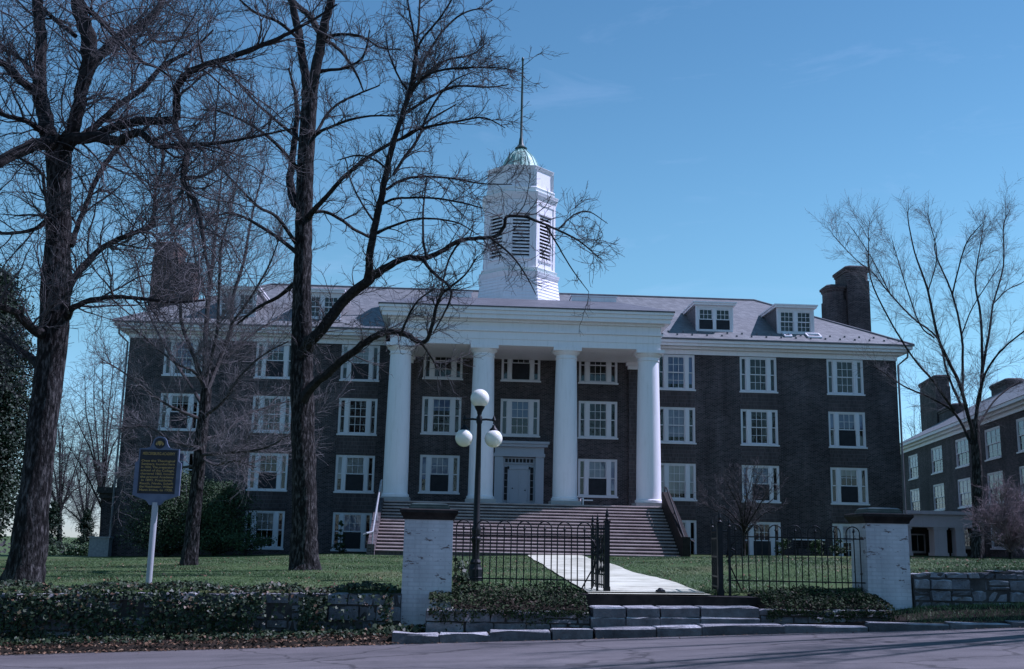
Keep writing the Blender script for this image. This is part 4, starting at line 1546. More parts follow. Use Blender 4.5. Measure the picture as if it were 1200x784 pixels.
def text_line(body, width, z, size, name):
    cu_ = bpy.data.curves.new(name, 'FONT')
    cu_.body = body
    cu_.size = size
    cu_.align_x = 'CENTER'
    cu_.extrude = 0.002
    cu_.offset = 0.0012
    tmp = bpy.data.objects.new(name, cu_)
    COL.objects.link(tmp)
    bpy.context.view_layer.update()
    dg = bpy.context.evaluated_depsgraph_get()
    me = bpy.data.meshes.new_from_object(tmp.evaluated_get(dg))
    bpy.data.objects.remove(tmp)
    co = np.array([v.co for v in me.vertices])
    wd = co[:, 0].max() - co[:, 0].min()
    k = width / wd
    mb = MB()
    mb.add([(sx0 + x * k, SY - 0.037 - zz - 0.002, z + y) for x, y, zz in co], [tuple(p.vertices) for p in me.polygons])
    bpy.data.meshes.remove(me)
    return obj(name, mb, MAT['gold'], plate)


text_line('MERCERSBURG ACADEMY', 0.58, zt - 0.115, 0.072, 'title')
lines = ['Once the Theological', 'Seminary, founded here', 'in 1836. The preparatory', 'school of the College,', 'chartered 1865, became', 'the present Academy', 'in 1893. Presidents:', 'Rauch, Nevin, Schaff;', 'the Headmaster, William', 'Mann Irvine, to 1928.']
stp = (zt - 0.19 - zb - 0.06) / len(lines)
for k, ln in enumerate(lines):
    text_line(ln, 0.60 if k not in (6,) else 0.56, zt - 0.19 - stp * (k + 0.85), stp * 0.95, 'text_line')


# ------------------------------------------------------------------ stone work along the road
def stone_block(mb_list, x0, x1, y0, y1, z0, z1, jit=0.02, rr=random, top_slope=0.0):
    """roughly squared stone"""
    c = MB()
    nx, nz = 4, 3
    bvl = min(0.018, (z1 - z0) * 0.15)
    v = {}
    pts = []
    for z_, e in ((z0, 0.0), (z1 - bvl, 0.0), (z1, bvl)):
        for (sx, sy_i) in ((0, 0), (0.33, 0), (0.66, 0), (1, 0), (1, 1), (0.5, 1), (0, 1)):
            x = x0 + e + (x1 - x0 - 2 * e) * sx + rr.uniform(-jit, jit) * 0.6
            y = y0 + (e if sy_i == 0 else -e * 0) + (y1 - y0) * sy_i + rr.uniform(-jit, jit) * (1 if sy_i == 0 else 0)
            pts.append((x, y, z_ + (rr.uniform(-jit, jit) * 0.5 if z_ > z0 else 0) + top_slope * (sx - 0.5)))
    n = 7
    f = []
    for i in range(2):
        for j in range(n):
            k = (j + 1) % n
            f.append((i * n + j, i * n + k, (i + 1) * n + k, (i + 1) * n + j))
    f.append(tuple(2 * n + j for j in range(n)))
    f.append(tuple(range(n - 1, -1, -1)))
    c.add(pts, f)
    mb_list.append(c)


def stones_obj(name, blocks, mat, parent=None):
    mb = MB()
    rnd = []
    for c in blocks:
        r = random.random()
        mb.add(c.v, c.f)
        rnd += [r] * len(c.f)
    o = obj(name, mb, mat, parent)
    a = o.data.attributes.new('rnd', 'FLOAT', 'FACE')
    a.data.foreach_set('value', rnd)
    return o


def rz_(x):
    return float(road_z(x, -43.35))


# kerb, each stone
kl = []
x = -4.42
while x < -1.25:
    w = random.uniform(0.7, 1.0)
    x1 = min(x + w, -1.2)
    if -1.2 - x1 < 0.3: x1 = -1.2
    bl = []
    stone_block(bl, x + 0.008, x1 - 0.008, -43.36 + random.uniform(-.03, .03), -43.02, rz_(x) - 0.15, rz_((x + x1) / 2) + 0.155 + random.uniform(-.025, .02), 0.035)
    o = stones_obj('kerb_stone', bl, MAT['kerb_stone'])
    kl.append((o, x, x1))
    x = x1
x = -1.17
while x < 1.85:
    x1 = min(x + random.uniform(0.7, 1.2), 1.9)
    if 1.9 - x1 < 0.3: x1 = 1.9
    bl = []
    stone_block(bl, x + 0.004, x1 - 0.004, -43.34, -42.88, rz_(x) - 0.15, rz_((x + x1) / 2) + 0.15, 0.014, top_slope=0.03)
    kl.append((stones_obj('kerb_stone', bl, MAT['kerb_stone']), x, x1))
    x = x1
while x < 14:
    x1 = x + random.uniform(0.9, 1.4)
    bl = []
    hgt = 0.11 if x < 4 else 0.08
    stone_block(bl, x + 0.006, x1 - 0.006, -43.34, -43.12, rz_(x) - 0.15, rz_((x + x1) / 2) + hgt, 0.02)
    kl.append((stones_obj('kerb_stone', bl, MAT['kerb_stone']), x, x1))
    x = x1
nk = len(kl)
for i, (o, a, b_) in enumerate(kl):
    if b_ <= -1.19:
        lab = 'pale squared kerb stone below the left planting bed and pier'
        gr = 'kerb stones below the left bed'
    elif a < 1.85:
        lab = 'pale kerb stone forming the lowest step of the gateway'
        gr = 'kerb stones forming the bottom step'
    else:
        lab = 'low dark kerb stone along the road right of the gate steps'
        gr = 'low kerb stones right of the steps'
    tag(o, lab, 'kerb stone', gr)

# gate steps
stp_t = thing('stone_steps', 'two rough stone steps leading up from the road to the gate', 'steps', (0.2, -42.6, -0.2))
bl = []
for x0, x1 in ((-1.18, -0.62), (-0.61, -0.05), (-0.04, 0.62), (0.63, 1.62)):
    stone_block(bl, x0, x1, -42.92, -42.2, -0.45, -0.03 + 0.02 * x0, 0.014)
    stone_block(bl, x0 + random.uniform(0, 0.04), x1, -42.89 + random.uniform(-0.015, 0.015), -42.2, -0.028 + 0.02 * x0, 0.13 + 0.02 * x0, 0.014, top_slope=0.02 * (x1 - x0))
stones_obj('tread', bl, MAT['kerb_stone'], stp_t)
obj('sill', MB().box(-1.32, 2.0, -42.3, -41.55, 0.0, 0.285), MAT['cap_stone'], stp_t)
strip('path_apron', [((-1.14, -42.24), (0.98, -42.24)), ((-1.14, -41.9), (0.97, -41.9))], MAT['concrete'], 0.008)


# bed walls and planting
def rubble_wall(name, label, x0, x1, y0, y1, zb_f, zt_f, mat, cat='wall', ch=0.22, group=None, gap=0.022, depthj=0.03, seed=1):
    rr = random.Random(seed)
    bl = []
    zb0 = min(zb_f(x0), zb_f(x1)) - 0.25
    rows_ = []
    zmax = max(zt_f(x0), zt_f(x1))
    z = zb0
    while z < zmax - 0.05:
        h = ch * rr.uniform(0.75, 1.3)
        x = x0
        while x < x1 - 0.02:
            w = rr.uniform(0.8, 2.1) * ch * 1.3
            xe = min(x + w, x1)
            if x1 - xe < ch * 0.5: xe = x1
            top = min(z + h, zt_f((x + xe) / 2) + rr.uniform(-0.015, 0.015))
            if top - z > 0.05:
                if rr.random() < 0.25 and h > ch:
                    zm_ = z + (top - z) * rr.uniform(0.4, 0.6)
                    stone_block(bl, x + gap / 2, xe - gap / 2, y0 + rr.uniform(-depthj, depthj), y1 - 0.05, z + gap / 2, zm_ - gap / 2, 0.026, rr)
                    stone_block(bl, x + gap / 2, xe - gap / 2, y0 + rr.uniform(-depthj, depthj), y1 - 0.05, zm_ + gap / 2, top - gap / 2, 0.026, rr)
                else:
                    stone_block(bl, x + gap / 2, xe - gap / 2, y0 + rr.uniform(-depthj, depthj), y1 - 0.05, z + gap / 2, top - gap / 2, 0.032, rr)
            x = xe
        z += h
    t = thing(name, label, cat, ((x0 + x1) / 2, (y0 + y1) / 2, zb_f((x0 + x1) / 2)), 0, group)
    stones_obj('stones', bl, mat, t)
    mo = MB()
    n = max(2, int((x1 - x0) / 0.8))
    rs = []
    for k in range(n + 1):
        x = x0 + (x1 - x0) * k / n
        e = 0.0 if 0 < k < n else 0.0
        rs.append([(x, y0 + 0.035, zb_f(x) - 0.3), (x, y1, zb_f(x) - 0.3), (x, y1, zt_f(x) - 0.035), (x, y0 + 0.035, zt_f(x) - 0.035)])
    mo.rings(rs)
    obj('mortar', mo, MAT['mortar'], t)
    return t


rubble_wall('stone_wall', 'grey coursed rubble retaining wall at the right of the right pier', 4.67, 16.0, -41.98, -41.55,
            lambda x: 0.05 + 0.035 * (x - 4.8), lambda x: float(np.interp(x, [4.8, 7, 16], [0.75, 0.86, 1.16])), MAT['wall_stone'], seed=5, ch=0.155, gap=0.034, depthj=0.045)
rubble_wall('stone_wall', 'rough stone retaining wall half buried in ivy at the left of the left pier', -16.0, -4.33, -42.35, -42.0,
            lambda x: rz_(x) + 0.1, lambda x: float(np.interp(x, [-16, -11, -5, -4.3], [0.0, 0.13, 0.25, 0.27])), MAT['wall_stone'], seed=6, ch=0.2, gap=0.03, depthj=0.045)
rubble_wall('bed_wall', 'low stone edge of the planting bed left of the gate steps', -3.9, -1.2, -42.82, -42.5,
            lambda x: rz_(x) + 0.1, lambda x: 0.02, MAT['wall_stone'], seed=8, ch=0.24, cat='wall')
rubble_wall('bed_wall', 'low stone edge of the planting bed right of the gate steps', 1.64, 3.9, -42.82, -42.5,
            lambda x: rz_(x) + 0.08, lambda x: 0.13, MAT['wall_stone'], seed=9, ch=0.24, cat='wall')


def leaf_faces(n_pts, pos, nrm, size, shape='ivy', tilt=0.6, seed=0):
    """scatter leaf polygons; returns verts, tri faces"""
    r_ = np.random.default_rng(seed)
    if shape == 'ivy':
        base = np.array([(0, -0.5), (0.28, -0.42), (0.5, -0.05), (0.24, 0.08), (0.16, 0.25), (0, 0.62), (-0.16, 0.25), (-0.24, 0.08), (-0.5, -0.05), (-0.28, -0.42)])
    elif shape == 'oval':
        base = np.array([(0, -0.5), (0.22, -0.2), (0.25, 0.1), (0, 0.55), (-0.25, 0.1), (-0.22, -0.2)])
    else:
        base = np.array([(-0.5, 0), (0.5, 0), (0.0, 1.0)])
    k = len(base)
    n = nrm + r_.normal(0, tilt, (n_pts, 3))
    n /= np.linalg.norm(n, axis=1, keepdims=True) + 1e-9
    a = np.cross(n, r_.normal(0, 1, (n_pts, 3)))
    a /= np.linalg.norm(a, axis=1, keepdims=True) + 1e-9
    b_ = np.cross(n, a)
    s = size * r_.uniform(0.6, 1.35, (n_pts, 1))
    v = pos[:, None, :] + (a[:, None, :] * base[None, :, 0:1] + b_[:, None, :] * base[None, :, 1:2]) * s[:, None, :]
    # fold a little
    v += n[:, None, :] * (np.abs(base[None, :, 0:1]) * s[:, None, :] * 0.35)
    f = (np.arange(n_pts)[:, None] * k + np.arange(k)[None, :])
    return v.reshape(-1, 3), f


# ivy on the left wall: leaves on the front, on the top and trailing on the verge
N = 16000
ix = rng.uniform(-13.5, -4.45, N)
u = rng.uniform(0, 1, N)
pos = np.zeros((N, 3)); nrm = np.zeros((N, 3))
lump = 0.10 * np.sin(ix * 2.1) + 0.07 * np.sin(ix * 5.3 + 1)
front = u < 0.62
ztop_ = np.interp(ix, [-16, -11, -6.4, -5.9, -5, -4.3], [0.09, 0.16, 0.23, 0.15, 0.25, 0.28]) + 0.05 * np.sin(ix * 3.3) * np.sin(ix * 1.1)
zbot_ = road_z(ix, -43.35) + 0.08
t = rng.uniform(0, 1, N) ** 0.8
pos[:, 0] = ix
pos[:, 1] = np.where(front, -42.47 + 0.06 * lump - 0.12 * np.sin(t * PI) - rng.uniform(0, 0.1, N), 0)
pos[:, 2] = np.where(front, zbot_ + (ztop_ - zbot_) * t, 0)
nrm[front] = (0, -0.75, 0.65)
topm = (u >= 0.62) & (u < 0.85)
pos[topm, 1] = rng.uniform(-42.5, -41.6, topm.sum())
pos[topm, 2] = ztop_[topm] + 0.03 + rng.uniform(0, 0.09, topm.sum()) + 0.05 * lump[topm]
nrm[topm] = (0, -0.2, 1)
low = u >= 0.85
pos[low, 1] = rng.uniform(-43.2, -42.5, low.sum())
pos[low, 2] = zbot_[low] + 0.04 + rng.uniform(0, 0.08, low.sum())
nrm[low] = (0, -0.3, 1)
# bare stretches where the stone shows
bare = np.zeros(N, bool)
for a, b_ in ((-6.55, -6.0), (-5.55, -4.6)):
    bare |= (ix > a) & (ix < b_) & front & (t > 0.15) & (rng.uniform(0, 1, N) < 0.85)
bare |= front & (np.sin(ix * 2.7) * np.sin(t * 6 + ix) > 0.55) & (rng.uniform(0, 1, N) < 0.75)
pos, nrm = pos[~bare], nrm[~bare]
v, f = leaf_faces(len(pos), pos, nrm, 0.058, 'ivy', 0.65, 3)
iv_t = np_obj('ivy', v, f, MAT['ivy'], rnd=rng.uniform(0, 1, len(f)) ** 1.3)
tag(iv_t, 'glossy dark green ivy covering the left retaining wall along the road', 'ivy', kind='stuff')
# ivy climbing on the right flank of the left pier
N = 260
pos = np.stack([rng.uniform(-3.47, -3.2, N), rng.uniform(-42.2, -41.6, N), rng.uniform(0, 0.75, N) ** 1.4 + 0.15], 1)
v, f = leaf_faces(N, pos, np.tile((0.6, -0.4, 0.5), (N, 1)), 0.075, 'ivy', 0.7, 4)
o = np_obj('ivy_plant', v, f, MAT['ivy'], rnd=rng.uniform(0, 1, N))
tag(o, 'small ivy plant climbing between the left pier and the iron fence', 'plant')
N = 160
pos = np.stack([rng.uniform(-4.75, -3.9, N), rng.uniform(-43.0, -42.35, N), rng.uniform(0, 0.13, N) - 0.38], 1)
v, f = leaf_faces(N, pos, np.tile((0, -0.5, 0.7), (N, 1)), 0.075, 'ivy', 0.6, 5)
o = np_obj('ivy_clump', v, f, MAT['ivy'], rnd=rng.uniform(0, 1, N))
tag(o, 'low clump of ivy at the foot of the left pier behind the kerb', 'plant')


# planting beds
def bed(x0, x1, zfr, zbk, label, n, seed):
    r_ = np.random.default_rng(seed)
    px_ = r_.uniform(x0, x1, n)
    yy = r_.uniform(-42.85, -41.75, n)
    yy = np.where((px_ < -3.47) & (yy > -42.3), -42.6 + (yy + 42.3) * 0.4, yy)
    t_ = (yy + 42.8) / 1.05
    edge = np.minimum(1, np.minimum(px_ - x0, x1 - px_) / 0.35)
    z_ = zfr + (zbk - zfr) * np.sqrt(np.clip(t_, 0, 1)) * 1.0 + 0.06 * np.sin(px_ * 4 + seed) * np.sin(yy * 7) + r_.uniform(-0.05, 0.10, n) * edge
    drape = r_.uniform(0, 1, n) < 0.2
    yy = np.where(drape, -42.88, yy)
    z_ = np.where(drape, zfr - np.abs(r_.normal(0, 0.09, n)) * (1 + 0.6 * np.sin(px_ * 5)), z_)
    v, f = leaf_faces(n, np.stack([px_, yy, z_], 1), np.tile((0, -0.4, 0.8), (n, 1)), 0.05, 'oval', 0.8, seed)
    root = thing('bed_plants', label, 'ground cover', ((x0 + x1) / 2, -42.3, zfr))
    np_obj('foliage', v, f, MAT['creeper'], root, rnd=r_.uniform(0, 1, n))
    so = MB()
    x0 = max(x0, -3.45)
    so.add([(x0, -42.6, zfr - 0.35), (x1, -42.6, zfr - 0.35), (x1, -42.6, zfr - 0.02), (x0, -42.6, zfr - 0.02), (x0, -41.7, zbk - 0.03), (x1, -41.7, zbk - 0.03), (x1, -41.7, zfr - 0.35), (x0, -41.7, zfr - 0.35)],
           [(0, 1, 2, 3), (3, 2, 5, 4), (4, 5, 6, 7), (0, 3, 4, 7), (1, 6, 5, 2)])
    obj('soil', so, MAT['soil'], root)


bed(-3.85, -1.22, 0.04, 0.34, 'low brownish ground cover in the bed between left pier and gate steps', 5600, 21)
bed(1.75, 3.98, 0.12, 0.36, 'low brownish ground cover in the bed between gate steps and right pier', 5600, 22)

# leaf litter along the road edge
N = 2000
lx = rng.uniform(-14, -4.3, N)
ly = -43.45 + np.abs(rng.normal(0, 0.33, N))
ly = np.clip(ly - 0.06 * rng.exponential(1, N), -44.3, -42.5)
lzv = np.where(ly < -43.36, road_z(lx, ly) + 0.01, verge_z(lx, ly) + 0.015)
v, f = leaf_faces(N, np.stack([lx, ly, lzv + rng.uniform(0, 0.03, N)], 1), np.tile((0, -0.2, 1.0), (N, 1)), 0.05, 'oval', 0.5, 8)
tag(np_obj('leaf_litter', v, f, MAT['litter'], rnd=rng.uniform(0, 1, N)), 'dry brown leaves scattered along the road edge below the ivy', 'leaves', kind='stuff')
N = 220
lx = rng.uniform(-4.3, 7, N)
ly = -43.40 - rng.exponential(0.1, N)
v, f = leaf_faces(N, np.stack([lx, ly, road_z(lx, ly) + 0.012], 1), np.tile((0, 0, 1.0), (N, 1)), 0.035, 'oval', 0.3, 9)
tag(np_obj('road_leaves', v, f, MAT['litter'], rnd=rng.uniform(0, 1, N)), 'few dry leaves and grit lying on the road along the kerb', 'leaves', kind='stuff')

# grass
N = 420000
gx = rng.uniform(-24, 24, N)
tt = rng.uniform(0, 1, N) ** 1.9
gy = -41.7 + tt * 31
vis = np.abs(gx + 2) < (gy + 60.9) * 0.56 + 1.0
pathx = lambda y, a, b_: a + (b_ - a) * (y + 42) / 31.2
eg = 0.05 + 0.05 * np.sin(gy * 3.1) + 0.04 * np.sin(gy * 7.7 + 1)
onp_ = (gx > pathx(gy, PATH_L0, PATH_L1) + eg) & (gx < pathx(gy, PATH_R0, PATH_R1) - eg)
stz = (np.abs(gx) < 7.6) & (gy > -11.4)
k = vis & ~onp_ & ~stz
gx, gy = gx[k], gy[k]
n = len(gx)
zz = ground(gx, gy)
hgt = rng.uniform(0.015, 0.038, n) * (1 + 0.5 * (gy < -41.2)) * (1 + 0.5 * np.sin(gx * 1.3) * np.sin(gy * 0.9))
az = rng.uniform(0, PI, n)
wd = rng.uniform(0.0035, 0.008, n) * (1 + (gy + 42) * 0.035)
lean = rng.normal(0, 0.025, (n, 2))
p0 = np.stack([gx - np.cos(az) * wd, gy - np.sin(az) * wd, zz - 0.005], 1)
p1 = np.stack([gx + np.cos(az) * wd, gy + np.sin(az) * wd, zz - 0.005], 1)
p2 = np.stack([gx + lean[:, 0], gy + lean[:, 1], zz + hgt], 1)
v = np.stack([p0, p1, p2], 1).reshape(-1, 3)
patch = 0.3 * (np.sin(gx * 0.7 + 2) * np.sin(gy * 0.5) + 1) + 0.35 * (np.sin(gx * 1.9 + 0.6 * gy) * np.sin(gy * 1.3 - gx * 0.5) > 0.55)
tag(np_obj('grass', v, np.arange(3 * n).reshape(-1, 3), MAT['grass'], rnd=np.clip(rng.beta(2, 3, n) * 0.9 + patch * 0.25, 0, 1)), 'short green spring grass of the college lawn', 'grass', kind='stuff')
N = 1600
lx = rng.uniform(-16, 16, N); ly = -41.5 + rng.uniform(0, 1, N) ** 1.5 * 28
kk = ((np.abs(lx) > 7.6) | (ly < -11.6)) & ((lx < pathx(ly, PATH_L0, PATH_L1)) | (lx > pathx(ly, PATH_R0, PATH_R1)))
lx, ly = lx[kk], ly[kk]
v, f = leaf_faces(len(lx), np.stack([lx, ly, ground(lx, ly) + 0.035], 1), np.tile((0, 0, 1.0), (len(lx), 1)), 0.07, 'oval', 0.4, 19)
tag(np_obj('lawn_leaves', v, f, MAT['litter'], rnd=rng.uniform(0, 1, len(f))), 'dry leaves blown over the lawn', 'leaves', kind='stuff')
# rough grass on the verge in front of the right wall
N = 9000
gx = rng.uniform(4.1, 13, N); gy = rng.uniform(-43.15, -42.0, N)
zz = verge_z(gx, gy)
az = rng.uniform(0, PI, N); wd = 0.006; hg = rng.uniform(0.02, 0.07, N)
v = np.stack([np.stack([gx - np.cos(az) * wd, gy - np.sin(az) * wd, zz], 1), np.stack([gx + np.cos(az) * wd, gy + np.sin(az) * wd, zz], 1), np.stack([gx + rng.normal(0, .02, N), gy + rng.normal(0, .02, N), zz + hg], 1)], 1).reshape(-1, 3)
tag(np_obj('verge_grass', v, np.arange(3 * N).reshape(-1, 3), MAT['grass'], rnd=rng.uniform(0, 1, N)), 'rough grass between the right stone wall and the road', 'grass', kind='stuff')


# ------------------------------------------------------------------ trees
def unit(a):
    return a / (np.linalg.norm(a, axis=1, keepdims=True) + 1e-9)


def seg_tubes(P0, P1, r0, r1, n=3):
    """vectorised tapered prisms"""
    d = unit(P1 - P0)
    ref = np.where(np.abs(d[:, 2:3]) < 0.9, np.array([[0, 0, 1.0]]), np.array([[1.0, 0, 0]]))
    a = unit(np.cross(d, ref))
    b_ = np.cross(d, a)
    ang = np.arange(n) * 2 * PI / n
    ring = a[:, None, :] * np.cos(ang)[None, :, None] + b_[:, None, :] * np.sin(ang)[None, :, None]
    v0 = P0[:, None, :] + ring * r0[:, None, None]
    v1 = P1[:, None, :] + ring * r1[:, None, None]
    V = np.concatenate([v0, v1], 1).reshape(-1, 3)
    m = len(P0)
    base = (np.arange(m) * 2 * n)[:, None]
    j = np.arange(n)
    jn = (j + 1) % n
    F = np.stack([base + j, base + jn, base + n + jn, base + n + j], 2).reshape(-1, 4)
    return V, F


def children(segs, n, rg, length, angle, up, wig, nseg, rmax, rend, bias=1.0, kr=0.55, tmin=None, sun_side=None):
    """spawn n branches off the given segments. segs: P0,P1,r0,r1 arrays"""
    P0, P1, r0, r1 = segs
    L = np.linalg.norm(P1 - P0, axis=1)
    w = L * (1.0 / (0.03 + r0)) ** bias if bias else L
    idx = rg.choice(len(P0), n, p=w / w.sum())
    t = rg.uniform(0, 1, n)[:, None]
    st = P0[idx] + (P1[idx] - P0[idx]) * t
    tan = unit(P1[idx] - P0[idx])
    rad = r0[idx] + (r1[idx] - r0[idx]) * t[:, 0]
    rd = unit(rg.normal(0, 1, (n, 3)))
    perp = unit(rd - tan * (rd * tan).sum(1, keepdims=True))
    th = rg.uniform(angle[0], angle[1], n)[:, None]
    d = unit(tan * np.cos(th) + perp * np.sin(th) + np.array([0, 0, up]))
    ln = rg.uniform(length[0], length[1], n) * rg.uniform(0.6, 1.0, n)
    ra = np.minimum(rad * kr, rmax) * rg.uniform(0.7, 1, n)
    ra = np.maximum(ra, rend * 1.15)
    oP0, oP1, or0, or1 = [], [], [], []
    p = st
    curl = rg.normal(0, wig * 0.5, (n, 3))
    for k in range(nseg):
        d = unit(d + rg.normal(0, wig, (n, 3)) + curl + np.array([0, 0, up * 0.3]))
        q = p + d * (ln / nseg)[:, None]
        a = ra + (rend - ra) * (k / nseg)
        b_ = ra + (rend - ra) * ((k + 1) / nseg)
        oP0.append(p); oP1.append(q); or0.append(a); or1.append(b_)
        p = q
    return tuple(np.concatenate(x) for x in (oP0, oP1, or0, or1))


def cat_segs(*s):
    return tuple(np.concatenate([x[i] for x in s]) for i in range(4))


def smooth_poly(pts, rads, rg, sub=4, wob=0.0):
    """Catmull-Rom through pts (n,3), with small natural wobble"""
    pts = np.asarray(pts, float)
    rads = np.asarray(rads, float)
    n = len(pts)
    P = np.vstack([2 * pts[0] - pts[1], pts, 2 * pts[-1] - pts[-2]])
    o, r = [], []
    for i in range(n - 1):
        p0, p1, p2, p3 = P[i], P[i + 1], P[i + 2], P[i + 3]
        for k in range(sub):
            t = k / sub
            o.append(0.5 * ((2 * p1) + (-p0 + p2) * t + (2 * p0 - 5 * p1 + 4 * p2 - p3) * t * t + (-p0 + 3 * p1 - 3 * p2 + p3) * t ** 3))
            r.append(rads[i] + (rads[i + 1] - rads[i]) * t)
    o.append(pts[-1]); r.append(rads[-1])
    o = np.array(o)
    r = np.array(r)
    if wob:
        o[1:-1] += rg.normal(0, 1, (len(o) - 2, 3)) * (r[1:-1, None] * wob)
    return o, r


def poly_segs(o, r):
    return o[:-1], o[1:], r[:-1], r[1:]


def limb_obj(name, o, r, mat, parent, rg, n=10, rough=0.06, flare=False):
    mb = MB()
    pts = [Vector(p) for p in o]
    rs = []
    ref = None
    ph = rg.uniform(0, 6, 4)
    for i, p in enumerate(pts):
        tg = (pts[min(i + 1, len(pts) - 1)] - pts[max(i - 1, 0)]).normalized()
        if ref is None:
            ref = Vector((0, 1, 0)) if abs(tg.y) < 0.9 else Vector((1, 0, 0))
        a = (ref - tg * ref.dot(tg)).normalized()
        b_ = tg.cross(a)
        ref = a
        ring = []
        for j in range(n):
            an = 2 * PI * j / n
            k = 1 + rough * (math.sin(3 * an + ph[0] + i * 0.25) * 0.6 + math.sin(5 * an + ph[1] - i * 0.4) * 0.5 + rg.normal(0, 0.35))
            if flare and i < 4:
                k *= 1 + (0.20, 0.10, 0.05, 0.02)[i] * (1 + 0.8 * math.sin(4 * an + ph[2]))
            ring.append(p + (a * math.cos(an) + b_ * math.sin(an)) * r[i] * k)
        rs.append(ring)
    mb.rings(rs)
    return obj(name, mb, mat, parent, smooth=True)


def tree_from(label, Ybase, trunk, limbs, levels, seed, name='bare_tree', group=None, twig='twig', trunk_mat='bark', limb_mat='bark_limb', dy=1.0, extra=None):
    """trunk / limbs: lists of (px, py, r_px[, dY]) traced from the photo, lifted to real depth"""
    rg = np.random.default_rng(seed)

    def lift(l, yscale, y0):
        pts, rads = [], []
        n = len(l)
        for i, q in enumerate(l):
            dY = q[3] if len(q) > 3 else y0 + yscale * (i / max(1, n - 1)) ** 0.8
            p = at(q[0], q[1], Ybase + dY)
            dist = (p - CPOS).length
            pts.append(tuple(p))
            rads.append(max(0.006, q[2] * dist / CAM['f']))
        return pts, rads
    segs = []
    tp, tr_ = lift(trunk, 0, 0)
    bx_, by_ = tp[0][0], tp[0][1]
    tp[0] = (bx_, by_, gz(bx_, by_) - 0.12)
    root = thing(name, label, 'tree', (bx_, by_, gz(bx_, by_)), 0, group)
    o, r = smooth_poly(tp, tr_, rg, 4, 0.03)
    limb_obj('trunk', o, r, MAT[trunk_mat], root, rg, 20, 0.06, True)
    segs.append(poly_segs(o, r))
    for l in limbs:
        depth = rg.uniform(-1, 1) * dy
        y0 = 0.0
        if isinstance(l, tuple):
            depth, l = l[0], l[1]
            if isinstance(depth, tuple):
                y0, depth = depth
        pts, rads = lift(l, depth, y0)
        o, r = smooth_poly(pts, rads, rg, 4, 0.10)
        limb_obj('limb', o, r, MAT[limb_mat], root, rg, 8 if r[0] > 0.05 else 6, 0.05)
        segs.append(poly_segs(o, r))
    allsegs = cat_segs(*segs)
    limbsegs = cat_segs(*segs[1:]) if len(segs) > 1 else allsegs
    cur = limbsegs if extra is None else extra(allsegs, limbsegs, rg)
    out_ = [] if extra is None else [cur]
    pool = limbsegs if extra is None else cat_segs(limbsegs, cur)
    for lv in levels:
        new = children(pool, rg=rg, **lv)
        out_.append(new)
        pool = cat_segs(pool, new) if lv.get('bias', 1.0) == 0.0 else new
    Vs, Fs, off = [], [], 0
    for s, nn in zip(out_, [5, 4, 3, 3, 3, 3]):
        V, F = seg_tubes(*s, n=nn)
        Vs.append((V, F))
    vert = np.concatenate([a for a, _ in Vs])
    off = 0
    faces = []
    for a, f in Vs:
        faces.append(f + off)
        off += len(a)
    np_obj('branches', vert, np.concatenate(faces), MAT[twig], root)
    return root


